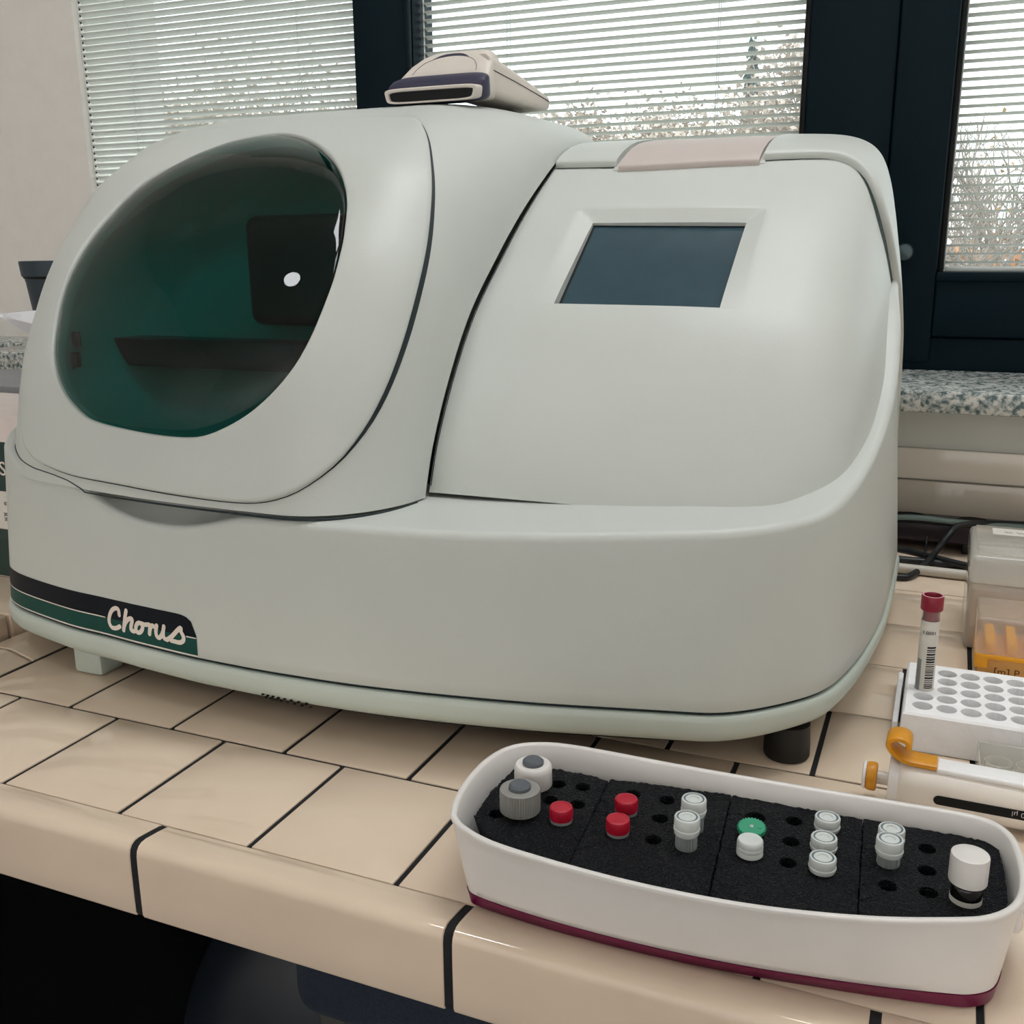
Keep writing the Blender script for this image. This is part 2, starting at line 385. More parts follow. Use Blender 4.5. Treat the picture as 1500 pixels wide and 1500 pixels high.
# venetian blinds between the panes
def slat_mesh(x0, x1, tilt, wd=.0125):
    mb = MB(); P = []
    for q in np.linspace(-.5, .5, 5):
        y = q * wd; z = .0009 * (1 - (2 * q) ** 2)
        c, s = math.cos(tilt), math.sin(tilt)
        P.append([(x0, y * c - z * s, y * s + z * c), (x1, y * c - z * s, y * s + z * c)])
    P = np.array(P); top = P.copy(); top[..., 2] += .0003; mb.grid(P); mb.grid(top)
    return mb
def blind(lbl, x0, x1, y, zlo, zhi, pitch, tilt, cords):
    t = thing('venetian_blind', lbl, 'blind', ((x0 + x1) / 2, y, zlo))
    mb = slat_mesh(x0, x1, tilt); mb.v = [(p[0], p[1] + y, p[2] + zlo + .006) for p in mb.v]
    s0 = build('slat', mb, M_SLAT2, t)
    n = int((zhi - zlo) / pitch)
    for k in range(1, n): 
        o = share(s0, 'slat', (0, 0, 0), t); o.location = (0, 0, k * pitch)
    build('bottom_rail', MB().rbox((x0, y - .006, zlo - .006), (x1, y + .006, zlo + .001), .002, 2), M_SLAT, t)
    for cx in cords:
        mbc = MB()
        for dy in (-.0062, .0062): mbc.tube([(cx, y + dy, zlo), (cx, y + dy, zhi)], .0005, 4)
        build('ladder_cord', mbc, M_CORD, t)
    mbp = MB()
    for k in range(n):
        for xx in (x0 - .004, x1 + .0005): mbp.box((xx, y - .002, zlo + .0045 + k * pitch), (xx + .0035, y + .002, zlo + .0075 + k * pitch))
    build('slat_guides', mbp, M_GASK, t, kind='stuff')
    build('guide_wire', MB().tube([(x0 - .001, y - .003, zlo), (x0 - .001, y - .003, zhi)], .0012, 6), M_SLAT, t)
BY = 1.012
blind('white venetian blind with half closed slats in the window beside the pale wall', -.838, -.289, BY, .315, 1.40, .01045, math.radians(-30), (-.735, -.405))
blind('white venetian blind with open slats in the middle window above the scanner', -.187, .358, BY, .315, 1.40, .0111, math.radians(-14), (-.055, .245))
blind('white venetian blind with open slats showing bare branches, beyond the round knob', .546, 1.88, BY, .3165, 1.40, .0103, math.radians(-11), (.80, 1.3))

# ------------------------------------------------------------------ tiled bench
BT = thing('tiled_bench', 'beige glazed tile laboratory bench with dark joints under the analyser', 'bench', (.4, .4, 0))
build('grout_bed', MB().box((-.153, -.026, -.046), (1.30, .8415, -.0012)), M_GROUT, BT)
build('bench_slab', MB().box((-.19, .012, -.080), (1.30, .8415, -.0465)), M_BLACK, BT)
TX, TY, GX, GY = .1, .10689, .0034, .0017
def one_tile(w_, last=False): 
    mb = MB().rbox((0, 0, -.008), (w_, (TY - GY) if not last else .0925, 0), .0011, 2); return mb
full = None; half = None
for j in range(8):
    sh = 0 if j % 2 == 0 else .05
    xs = [-.1 + k * .1 for k in range(-1, 14)]
    for k in range(-2, 15):
        xa = k * TX + sh; xb = xa + TX
        xa = max(xa, -.151)
        if j in (5, 7) and abs(xa - .55) < 1e-6: continue
        if j in (5, 7) and abs(xa - .45) < 1e-6: xb += TX
        if xb - xa < .02 or xb > 1.31: continue
        w_ = xb - xa - GX; base = (xa + GX / 2, j * TY + (GY / 2 if j else .0002), 0)
        dz = random.uniform(-.0002, .0002)
        if .09 < w_ < .12 and j < 7:
            if full is None:
                mb = one_tile(w_); mb.v = [(p[0] + base[0], p[1] + base[1], p[2] + base[2]) for p in mb.v]
                full = build('tile', mb, M_TILE, BT); fb = base
            else:
                o = share(full, 'tile', (0, 0, 0), BT); o.location = (base[0] - fb[0], base[1] - fb[1], dz)
        else:
            mb = one_tile(w_, j == 7); mb.v = [(p[0] + base[0], p[1] + base[1], p[2] + dz) for p in mb.v]
            build('tile', mb, M_TILE, BT)
# bullnose edge tiles along the front: a slightly raised lip that rounds over to a vertical face
prof = [(-.0004, -.012), (-.0004, -.0004), (-.002, .0003), (-.010, .0016), (-.0200, .0029), (-.0238, .0027), (-.0264, .0014), (-.0281, -.0010), (-.0288, -.0045), (-.0290, -.012), (-.0290, -.030), (-.0290, -.0440), (-.0280, -.0462), (-.012, -.0462)]
def trim_mb(x0, x1):
    mb = MB(); P = []
    for x_ in (x0, x0 + .0005, x1 - .0005, x1):
        e = .0005 if x_ in (x0, x1) else 0
        P.append([(x_, min(y + e, -.0004), z - (e if z > -.02 else 0)) for y, z in prof])
    P = np.array(P); mb.grid(P, cv=True)
    k = len(prof); mb.f.append(tuple(range(k))); mb.f.append(tuple(3 * k + q for q in range(k))[::-1]); return mb
t0 = None
for k in range(-2, 6):
    xa = .1375 + k * .209; g = .0026
    if xa > 1.29: break
    a_, b_ = max(xa, -.206) + g, xa + .209 - g
    if k in (-1,) or t0 is None:
        o = build('edge_tile', trim_mb(a_, b_), M_TRIM, BT); t0 = o if k >= 0 else None
    else:
        o = share(t0, 'edge_tile', (0, 0, 0), BT); o.location = (k * .209, 0, 0)
pg = [(min(y, -.0004) + (.0007 if y < -.02 else 0), z - (.0007 if z > -.02 else -.0004)) for y, z in prof]
mb = MB().grid(np.array([[(x_, y, z) for y, z in pg] for x_ in (-.205, 1.29)]), cv=True); build('joint_grout', mb, M_GROUT, BT)
# raised edge tiles along the bench end, running back
profL = [(-.1528, -.012), (-.1528, -.0003), (-.157, .0012), (-.172, .0052), (-.180, .0066), (-.186, .0066), (-.200, .0060), (-.2055, .0040), (-.2070, -.002), (-.2070, -.030), (-.190, -.030)]
def trimL(y0, y1):
    mb = MB(); P = []
    for y_ in (y0, y0 + .0008, y1 - .0008, y1):
        e = .0008 if y_ in (y0, y1) else 0
        P.append([(x_, y_, z - (e if z > -.02 else 0)) for x_, z in profL])
    mb.grid(np.array(P), cv=True); k = len(profL); mb.f.append(tuple(range(k))); mb.f.append(tuple(3 * k + q for q in range(k))[::-1]); return mb
for ya, yb in ((-.0275, -.0455 + .209), (.1665, .3735), (.3765, .584), (.587, .80)):
    build('edge_tile', trimL(ya, yb), M_TRIM, BT)
for xx in (.18, .62, 1.2):
    build('bench_leg', MB().rbox((xx, .62, -.90), (xx + .05, .67, -.089), .004, 2), M_BLACK, BT)
build('back_panel', MB().box((-.2, .80, -.90), (1.3, .83, -.089)), M_BLACK, BT)

# the neighbouring bench, one tile thickness higher
RB = thing('raised_bench', 'raised beige tiled bench end carrying the green and white carton', 'bench', (-.6, .4, 0))
build('bench_body', MB().box((-1.3, -.02, -.9), (-.222, .84, .012)), M_BLACK, RB)
rb0 = None
for k, (ya, yb) in enumerate(((-.02, .1945), (.1975, .4065), (.4095, .6185), (.6215, .83))):
    build('edge_tile', MB().rbox((-.318, ya, -.001), (-.211, yb, .0238), .0022, 3), M_TRIM, RB)
    for q in range(4): build('tile', MB().rbox((-.421 - q * .209 - .103, ya, .012), (-.321 - q * .209, yb, .0235), .0012, 2), M_TILE, RB)
# ------------------------------------------------------------------ laboratory analyser: its shell surfaces
NP = 201
def catt(P, n):
    o = catm(P, 24); L = np.r_[0, np.cumsum(np.linalg.norm(np.diff(o, axis=0), axis=1))]; L /= L[-1]
    t = np.linspace(0, 1, n); return np.stack([np.interp(t, L, o[:, k]) for k in range(o.shape[1])], 1)
class Console:
    PC = [(.218, .16), (.221, .172), (.235, .205), (.265, .25), (.305, .295), (.36, .337), (.41, .372), (.46, .402), (.5, .4224), (.54, .4336), (.6, .4414)]
    XR = [(.213, 0.), (.33, .003), (.39, .006), (.44156, .0145), (.47001, .026), (.49387, .05), (.50822, .084), (.51857, .13), (.52673, .2), (.5300, .3), (.5310, .4)]
    Q = np.array([.62, .160]); sx = -.0172; cr = .72368
    def __init__(s): s.S = catt(s.PC, NP); s.X = catt(s.XR, 301)
    def __call__(s, u, t):
        u = np.asarray(u, float); t = np.asarray(t, float); i = np.clip(t, 0, 1) * (NP - 1)
        S = np.stack([np.interp(i, np.arange(NP), s.S[:, k]) for k in (0, 1)], -1)
        x = np.interp(u, np.linspace(0, 1, 301), s.X[:, 0]); e = np.interp(u, np.linspace(0, 1, 301), s.X[:, 1])
        x = x + s.sx * np.clip((x - .40) / .1, 0, 1.2) * t ** 1.6
        x = x - .014 * np.clip((e - .15) / .2, 0, 1) * (1 - np.clip(t, 0, 1))
        e = e * (1 - s.cr * t * np.exp(-(e / .1) ** 2))
        P = S + (s.Q - S) * (e / .402)[..., None]
        return np.stack([x, P[..., 0], P[..., 1]], -1)
class Drum:
    PD = [(.1255, .16), (.1262, .17), (.1526, .25), (.18079, .3), (.20653, .335), (.23658, .365), (.27965, .40329), (.3198, .42543), (.36649, .44493), (.41075, .45961), (.45575, .47265), (.51575, .47927), (.59575, .4808)]
    Q = np.array([.62, .160]); xl = -.2151; rl = .11421; fx0 = .14; fx1 = .02583; fn = 2.2; fp = 3.; rt = -.29987; el = 1.0976
    def __init__(s, SC_):
        s.S = catt(s.PD, NP); K = []; A = SC_[:-1]; B = SC_[1:] - A
        for S in s.S:
            d = s.Q - S; den = -d[0] * B[:, 1] + B[:, 0] * d[1]; den = np.where(abs(den) < 1e-12, 1e-12, den); w_ = A - S
            k = (-w_[:, 0] * B[:, 1] + B[:, 0] * w_[:, 1]) / den; u = (d[0] * w_[:, 1] - d[1] * w_[:, 0]) / den
            ok = (u >= -1e-3) & (u <= 1 + 1e-3) & (k > -.5); K.append(k[ok].min() if ok.any() else .1)
        s.K = np.array(K)
    def __call__(s, x, t):
        x = np.asarray(x, float); t = np.asarray(t, float); i = np.clip(t, 0, 1) * (NP - 1)
        S = np.stack([np.interp(i, np.arange(NP), s.S[:, k]) for k in (0, 1)], -1); kc = np.interp(i, np.arange(NP), s.K)
        b = np.clip(.115 - x, 0, None) ** 2 / 2.1
        S = S + np.stack([b * (1 - np.clip(t, 0, 1)) ** .5, 0 * b], -1)
        d = np.clip((s.xl + s.rl - x) / s.rl, 0, 1); rr = np.maximum(1 - (1 - s.rt) * t, .12)
        e = s.rl * s.el * (1 - np.sqrt(np.maximum(0, 1 - d ** 2))) * rr
        D = s.Q - S; k = e / np.linalg.norm(D, axis=-1)
        x0 = s.fx0 + (s.fx1 - s.fx0) * np.clip(t, 0, 1) ** s.fp
        u = np.clip((x - x0) / (.2140 - x0), 0, 1); g = 1 - np.sqrt(np.maximum(0, 1 - u ** s.fn))
        k = k + g * (kc - k); P = S + D * k[..., None]
        return np.stack([x, P[..., 0], P[..., 1]], -1)
KON = Console(); DRM = Drum(KON.S)
def offs(fn, u, t, off, eu=1e-3):
    """point of a shell surface moved out along its normal"""
    u = np.asarray(u, float); t = np.asarray(t, float); lo, hi = (0, 1) if fn is KON else (DRM.xl, .2135)
    a = fn(np.clip(u + eu, lo, hi), t) - fn(np.clip(u - eu, lo, hi), t); b = fn(u, np.clip(t + 1e-3, 0, 1)) - fn(u, np.clip(t - 1e-3, 0, 1))
    n = np.cross(a, b); n /= np.maximum(np.linalg.norm(n, axis=-1, keepdims=True), 1e-12)
    return fn(u, t) + n * np.broadcast_to(np.asarray(off, float), u.shape)[..., None]

AN = thing('laboratory_analyser', 'large pale grey benchtop analyser with dark green domed window and touch screen', 'analyser', (.15, .36, 0))

# lower housing, seen from the front as a bowed skirt with a ledge and a scooped door grip
CRp = np.array([(-.222, .60, .21), (-.220, .38, .205), (-.214, .28, .202), (-.203, .225, .199), (-.187, .194, .194), (-.165, .1725, .187), (-.134, .1585, .180), (-.105, .1515, .1765), (-.079, .1465, .1745), (-.06, .143, .172), (-.043, .1405, .1675), (-.024, .138, .1585), (-.005, .1355, .153), (.0146, .1333, .150), (.038, .131, .1497), (.0613, .129, .1516), (.082, .128, .156), (.103, .127, .162), (.125, .1265, .165), (.15, .1268, .1647), (.195, .129, .1655), (.243, .136, .165), (.274, .141, .1655), (.319, .148, .167), (.347, .1545, .168), (.4165, .1715, .172), (.443, .179, .1737), (.4665, .197, .1745), (.485, .216, .1762), (.497, .233, .1787), (.505, .2515, .183), (.511, .275, .189), (.517, .305, .199), (.5215, .339, .213), (.5245, .367, .229), (.5255, .395, .245), (.5245, .42, .268), (.522, .45, .29), (.517, .48, .308), (.514, .52, .32), (.509, .60, .33)])
P0p = np.array([(-.24, .6), (-.238, .38), (-.232, .28), (-.22, .225), (-.2, .19), (-.172, .1653), (-.138, .1547), (-.108, .148), (-.0792, .1418), (-.060, .139), (-.0406, .1376), (-.022, .135), (-.004, .1325), (.0146, .1305), (.038, .128), (.0613, .126), (.082, .1252), (.103, .1247), (.125, .1245), (.15, .1252), (.195, .127), (.243, .133), (.274, .1377), (.319, .1457), (.347, .152), (.4165, .1696), (.4417, .1759), (.4665, .194), (.4875, .217), (.4995, .234), (.507, .252), (.5128, .275), (.5186, .305), (.523, .339), (.526, .367), (.529, .40), (.530, .42), (.5304, .45), (.531, .48), (.5313, .52), (.531, .60)])
for A_ in (CRp, P0p): A_[:, 0] += .0045 * np.clip((-.10 - A_[:, 0]) / .06, 0, 1)
def smooth(A, k):
    A = A.copy()
    for _ in range(k): A[1:-1] = .25 * A[:-2] + .5 * A[1:-1] + .25 * A[2:]
    return A
CRd = smooth(catm(CRp, 6), 12); P0d = smooth(catm(P0p, 6), 12); NW = len(CRd)
def wall(s, z, off=0.):
    s = np.asarray(s, float); z = np.asarray(z, float); i = s * (NW - 1); f = lambda A, k: np.interp(i, np.arange(NW), A[:, k])
    w_ = (z - .05) / (f(CRd, 2) - .05); x = f(P0d, 0) * (1 - w_) + f(CRd, 0) * w_; y = f(P0d, 1) * (1 - w_) + f(CRd, 1) * w_
    j = np.clip(i, 1, NW - 2); dx = np.interp(j + 1, np.arange(NW), P0d[:, 0]) - np.interp(j - 1, np.arange(NW), P0d[:, 0]); dy = np.interp(j + 1, np.arange(NW), P0d[:, 1]) - np.interp(j - 1, np.arange(NW), P0d[:, 1])
    L = np.hypot(dx, dy); return np.stack([x + off * dy / L, y - off * dx / L, z + 0 * s], -1)
SS = np.linspace(0, 1, NW)
tg = np.gradient(CRd[:, :2], axis=0); tg /= np.linalg.norm(tg, axis=1, keepdims=True); NIN = np.stack([-tg[:, 1], tg[:, 0]], 1)
cz = CRd[:, 2]; ctr = np.array([.15, .45]); rows = []
rows.append(np.c_[wall(SS, np.full(NW, .051), -.004)[:, :2], np.full(NW, .0515)])
rows.append(wall(SS, np.full(NW, .0510), -.0008)); rows.append(wall(SS, np.full(NW, .0518)))
for q in np.linspace(.08, 1, 9): rows.append(wall(SS, .0518 + (cz - .006 - .0518) * q))
for a in np.linspace(15, 90, 6):
    r_ = .0055; an = math.radians(a); p = CRd[:, :2] + NIN * (r_ * (1 - math.cos(an))); rows.append(np.c_[p, cz - .006 + .006 * math.sin(an)])
base_in = np.maximum(cz, .1655)
for d_, wz in ((.012, .10), (.018, .35), (.024, .7), (.032, 1.)):
    p = CRd[:, :2] + NIN * d_; rows.append(np.c_[p, cz + (base_in - cz) * wz])
p = CRd[:, :2] * .62 + ctr * .38; rows.append(np.c_[p, base_in + .0015])
mb = MB().grid(np.stack(rows, 0)); k = NW
# closed at the back
for r in range(2, 17): mb.f.append((r * k, (r + 1) * k, (r + 1) * k + k - 1, r * k + k - 1))
build('lower_housing', mb, M_PLAST, AN, angle=50, recalc=False)
# dark core set into the seam as its gap shade
mb = MB().grid(np.stack([wall(SS, np.full(NW, z), -.0032) for z in (.046, .054)], 0)); build('seam_shade_core', mb, M_DARKGAP, AN, recalc=False)
# base tray
rows = [wall(SS, np.full(NW, .0482), -.004), wall(SS, np.full(NW, .0486), 0.), wall(SS, np.full(NW, .0478), .0014)]
for z, o_ in ((.044, .0020), (.038, .0016), (.034, .0002), (.0305, -.0024), (.0280, -.006), (.0262, -.0115), (.0252, -.020)):
    q = wall(SS, np.full(NW, z), o_); rows.append(q)
p = P0d * .5 + ctr * .5; rows.append(np.c_[p, np.full(NW, .0250)]); p = P0d * .12 + np.array([.15, .6]) * .88; rows.append(np.c_[p, np.full(NW, .0250)])
mb = MB().grid(np.stack(rows, 0)); TRAYP = build('base_tray', mb, M_PLAST2, AN, angle=60, recalc=False)
# unseen black slab added under the tray to block light there
pl = []
for z_, q_ in ((.0252, .90), (.0110, .90), (.0100, .885)): pl.append(np.c_[P0d * [q_, q_] + ctr * [1 - q_, 1 - q_] + [0, .004], np.full(NW, z_)])
mb = MB().grid(np.stack(pl, 0)); mb.f.append(tuple(2 * NW + k_ for k_ in range(NW))); build('tray_light_block', mb, M_BLACK, AN, recalc=False)
# back shell of the whole machine
mb = MB(); mb.rbox((-.216, .570, .027), (.502, .598, .205), .010, 3)
for fn_, us_ in ((DRM, np.linspace(DRM.xl, .2135, 60)), (KON, np.linspace(0, 1, 60))):
    e_ = fn_(us_, np.full(60, 1.)); f_ = e_.copy(); f_[:, 2] = .19; f_[:, 1] = e_[:, 1]; mb.grid(np.stack([e_, f_], 0))
build('rear_panel', mb, M_PLAST, AN)
# vent slots punched in the tray
mb = MB()
for k in range(16):
    s0_, z0_ = .447 + (k % 8) * .0046 + (.002 if k // 8 else 0), .0322 - (k % 8) * .0003 - (k // 8) * .0022
    q = wall(np.array(s0_), np.array(z0_), -.0003 if z0_ > .031 else -.0012); mb.rbox((q[0] - .0011, q[1] - .0006, q[2] - .0006), (q[0] + .0011, q[1] + .0012, q[2] + .0006), .0003, 1)
build('vent_slots', mb, M_GASK, TRAYP, kind='stuff')
# feet
mb = MB().lathe([(.0, .0005), (.0150, .0005), (.0158, .002), (.0158, .012), (.0152, .020), (.0150, .0256), (0, .0256)], 28, (.4797, .2365, 0)); build('foot', mb, M_BLACK, AN, label='round black rubber foot')
mb = MB().rbox((-.098, .160, .0005), (-.068, .186, .0270), .003, 2); build('foot', mb, M_PLAST2, AN, label='pale square foot')
for fx in (-.17, .47): build('foot', MB().lathe([(.0, .0005), (.0150, .0005), (.0158, .002), (.0155, .0256), (0, .0256)], 20, (fx, .54, 0)), M_BLACK, AN)

# left drum shell with an opening behind the door window
DOOR = [(-0.1538, 0.4584), (-0.15, 0.4846), (-0.1405, 0.5391), (-0.1252, 0.6151), (-0.0961, 0.6697), (-0.0414, 0.690), (0.0004, 0.6894), (0.0435, 0.6773), (0.0912, 0.6615), (0.1204, 0.6522), (0.1307, 0.6423), (0.1447, 0.6089), (0.1593, 0.5663), (0.1725, 0.5158), (0.1809, 0.4763), (0.1868, 0.4363), (0.1922, 0.3869), (0.1959, 0.3371), (0.1978, 0.2853), (0.1982, 0.2366), (0.1972, 0.1852), (0.1944, 0.146), (0.1892, 0.1115), (0.1812, 0.0818), (0.1706, 0.0612), (0.1576, 0.0448), (0.1425, 0.0343), (0.1245, 0.028), (0.105, 0.0264), (0.0853, 0.0263), (0.0428, 0.0277), (-0.0034, 0.0305), (-0.0392, 0.0315), (-0.0612, 0.0334), (-0.0841, 0.0379), (-0.1001, 0.0438), (-0.1142, 0.0543), (-0.1247, 0.0703), (-0.1334, 0.103), (-0.1383, 0.139), (-0.1421, 0.1845), (-0.1458, 0.2337), (-0.1503, 0.2966), (-0.1541, 0.3656)]
WIN = [(-0.0333, 0.5896), (-0.0015, 0.605), (0.0263, 0.5909), (0.0619, 0.5527), (0.0936, 0.5046), (0.1155, 0.4654), (0.1302, 0.4299), (0.1383, 0.4023), (0.1456, 0.3647), (0.1502, 0.3359), (0.1533, 0.2971), (0.1535, 0.27), (0.1516, 0.2327), (0.1487, 0.204), (0.1428, 0.1772), (0.1314, 0.1519), (0.1154, 0.1278), (0.0974, 0.1101), (0.0788, 0.0974), (0.0624, 0.0932), (0.0365, 0.0926), (0.0017, 0.0956), (-0.0364, 0.1017), (-0.0536, 0.1122), (-0.0725, 0.1296), (-0.0855, 0.1515), (-0.0961, 0.1798), (-0.1011, 0.2045), (-0.1079, 0.2433), (-0.1109, 0.2838), (-0.1104, 0.3197), (-0.1077, 0.3683), (-0.0994, 0.4164), (-0.0895, 0.4568), (-0.0791, 0.4819), (-0.0669, 0.5147), (-0.0532, 0.5535)]
NR = 160; ASP = 1.9   # t is about 1.9 times shorter than x per metre: scale for even sampling
def ring_(P):
    P = catm_closed(np.array(P) * [1, .5], 8); 
    for _ in range(6): P = .25 * np.roll(P, 1, 0) + .5 * P + .25 * np.roll(P, -1, 0)
    c = np.array([.02, .16]); a = np.arctan2(P[:, 1] - c[1], P[:, 0] - c[0]); i = np.argmin(abs(a)); P = np.roll(P, -i, 0)
    area_ = np.sum(P[:, 0] * np.roll(P[:, 1], -1) - np.roll(P[:, 0], -1) * P[:, 1])
    if area_ < 0: P = np.roll(P[::-1], 1, 0)
    # sample by angle so that door and window rings pair up
    a = np.unwrap(np.arctan2(P[:, 1] - c[1], P[:, 0] - c[0])); a0 = a[0]
    tt = np.linspace(0, 2 * math.pi, NR, endpoint=False); aa = np.r_[a - a0, 2 * math.pi]; PP = np.vstack([P, P[:1]])
    tt = np.mod(tt - a0, 2 * math.pi)
    R_ = np.stack([np.interp(tt, aa, PP[:, k]) for k in (0, 1)], 1) * [1, 2.]
    return R_
rd, rw = ring_(DOOR), ring_(WIN)
def inside(poly, x, t):
    x = np.asarray(x); c = np.zeros(x.shape, bool); n = len(poly)
    for i in range(n):
        x0, y0 = poly[i]; x1, y1 = poly[(i + 1) % n]
        cond = ((y0 > t) != (y1 > t)); xi = (x1 - x0) * (t - y0) / (y1 - y0 + 1e-15) + x0; c ^= cond & (x < xi)
    return c
nx, ntt = 200, 150
xs = np.concatenate([DRM.xl + .0 + .10 * np.linspace(0, 1, 50) ** 1.8, np.linspace(DRM.xl + .1, .2138, 151)[1:]]); ts = np.linspace(0.05 / 3, 1, ntt)
ux_, tx_ = np.meshgrid(xs, ts, indexing='ij'); P = DRM(ux_, tx_); n1, n2 = P.shape[:2]
V = P.reshape(-1, 3); F = []
cw = rw.mean(0); rbig = cw + (rw - cw) * 1.03
ins = inside(rbig, (ux_[:-1, :-1] + ux_[1:, 1:]) / 2, (tx_[:-1, :-1] + tx_[1:, 1:]) / 2)
for i in range(n1 - 1):
    for j in range(n2 - 1):
        if not ins[i, j]: F.append((i * n2 + j, (i + 1) * n2 + j, (i + 1) * n2 + j + 1, i * n2 + j + 1))
F.append(tuple(range(n2))[::1])
mb = MB().add(V, F); build('upper_housing', mb, M_PLAST, AN, angle=60, recalc=False)
# thin dark tubes laid in as the shaded gap along console and ledge
build('shell_seam_shade', MB().tube([tuple(p) for p in offs(KON, np.full(80, .0012), np.linspace(.03, .758, 80), .0001)], .0004, 6), M_DARKGAP, AN)
xq = np.linspace(-.185, .2128, 110); zq = np.maximum(np.interp(xq, CRp[4:29, 0], CRp[4:29, 2]), .1655) + .0012 - .0008 * np.clip((xq - .1) / .1, 0, 1)
tq = np.linspace(0, .14, 80); tt3 = np.array([np.interp(z_, DRM(np.full(80, x_), tq)[:, 2], tq) for x_, z_ in zip(xq, zq)])
build('shell_seam_shade', MB().tube([tuple(p) for p in offs(DRM, xq, tt3, .0002)], [.0004 + .0004 * min(1, max(0, (x_ + .06) / .1)) for x_ in xq], 8), M_DARKGAP, AN)
# the door: a raised shell with a rounded edge around the window
rows = []; cd = rd.mean(0)
def lerp(q): return rd + (rw - rd) * q
OFF = .0042
rows.append(offs(DRM, lerp(-.012)[:, 0], lerp(-.012)[:, 1], -.004)); rows.append(offs(DRM, lerp(-.012)[:, 0], lerp(-.012)[:, 1], .0016))
rows.append(offs(DRM, lerp(0)[:, 0], lerp(0)[:, 1], OFF - .0007)); rows.append(offs(DRM, lerp(.015)[:, 0], lerp(.015)[:, 1], OFF))
for q in np.linspace(.05, .96, 12): rows.append(offs(DRM, lerp(q)[:, 0], lerp(q)[:, 1], OFF))
rows.append(offs(DRM, lerp(.985)[:, 0], lerp(.985)[:, 1], OFF - .0003)); rows.append(offs(DRM, lerp(1.)[:, 0], lerp(1.)[:, 1], OFF - .0022)); rows.append(offs(DRM, lerp(1.)[:, 0], lerp(1.)[:, 1], -.008))
DO = build('door', MB().grid(np.stack(rows, 0), cv=True), M_PLAST, AN, angle=60, recalc=False)
# dark strip drawn as the shaded door gap, widened on the right for shadow
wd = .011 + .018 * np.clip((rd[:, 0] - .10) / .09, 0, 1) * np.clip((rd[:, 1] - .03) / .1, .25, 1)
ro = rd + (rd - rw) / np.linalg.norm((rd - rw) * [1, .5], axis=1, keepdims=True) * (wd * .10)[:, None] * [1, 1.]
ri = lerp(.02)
build('door_gap_shade', MB().grid(np.stack([offs(DRM, ri[:, 0], ri[:, 1], .0006), offs(DRM, ro[:, 0], ro[:, 1], .0006)], 0), cv=True), M_DARKGAP, DO, recalc=False)
# domed green window
def green_window():
    M = bpy.data.materials.new('green_tinted_acrylic'); M.use_nodes = True; t = M.node_tree; t.nodes.clear()
    o = t.nodes.new('ShaderNodeOutputMaterial'); tr = t.nodes.new('ShaderNodeBsdfTransparent'); gl = t.nodes.new('ShaderNodeBsdfGlossy')
    fr = schlick(t, .03); gl.inputs['Roughness'].default_value = .015
    co = t.nodes.new('ShaderNodeTexCoord'); no = t.nodes.new('ShaderNodeTexNoise'); no.inputs['Scale'].default_value = 5; t.links.new(co.outputs['Object'], no.inputs['Vector'])
    mc = t.nodes.new('ShaderNodeMixRGB'); mc.inputs[1].default_value = (.012, .33, .30, 1); mc.inputs[2].default_value = (.010, .29, .27, 1)
    t.links.new(no.outputs[0], mc.inputs[0]); t.links.new(mc.outputs[0], tr.inputs[0])
    mx = t.nodes.new('ShaderNodeMixShader'); t.links.new(fr, mx.inputs[0]); t.links.new(tr.outputs[0], mx.inputs[1]); t.links.new(gl.outputs[0], mx.inputs[2])
    t.links.new(mx.outputs[0], o.inputs[0]); return M
M_GWIN = green_window()
rows = []; cw = np.array([.022, .33])
for q in (1.0, .985, .96, .93, .89, .84, .78, .70, .6, .5, .4, .3, .2, .1, .02):
    rr_ = cw + (rw - cw) * q; h = .0005 + .016 * (1 - q ** 2.6) ** .62; rows.append(offs(DRM, rr_[:, 0], rr_[:, 1], h))
mb = MB().grid(np.stack(rows, 0), cv=True); mb.f.append(tuple((len(rows) - 1) * NR + k for k in range(NR)))
build('door_window', mb, M_GWIN, DO, angle=80, recalc=False, label='dark green domed window')
# interior seen through the window
rows = []
for q, dy in ((1.06, -.004), (1.05, -.02), (1.0, -.05), (.93, -.085), (.8, -.105), (.5, -.112), (.02, -.114)):
    rr_ = cw + (rw - cw) * q; pts = offs(DRM, rr_[:, 0], rr_[:, 1], -.003); pts[:, 1] += -dy * .9; pts[:, 2] += dy * .15; rows.append(pts)
build('reagent_chamber', MB().grid(np.stack(rows, 0), cv=True), M_CAV, AN, angle=70, recalc=False)
build('reader_bar', MB().rbox((-.115, .245, .250), (.084, .275, .2735), .002, 2), M_CAVDK, AN)
build('reader_housing', MB().rbox((.028, .262, .285), (.122, .33, .372), .010, 4), M_CAVDK, AN)
mb = MB(); mb.rbox((-.1085, .207, .268), (-.1005, .211, .281), .001, 1); mb.rbox((-.1005, .196, .2535), (-.0915, .200, .2655), .001, 1)
mb.tube(catm([(-.104, .209, .27), (-.110, .205, .262), (-.108, .20, .25), (-.1035, .196, .243)], 6), .0006, 5); mb.tube(catm([(-.096, .198, .256), (-.101, .195, .248), (-.1045, .193, .240)], 6), .0006, 5)
build('sensor_leads', mb, M_CAVDK, AN)

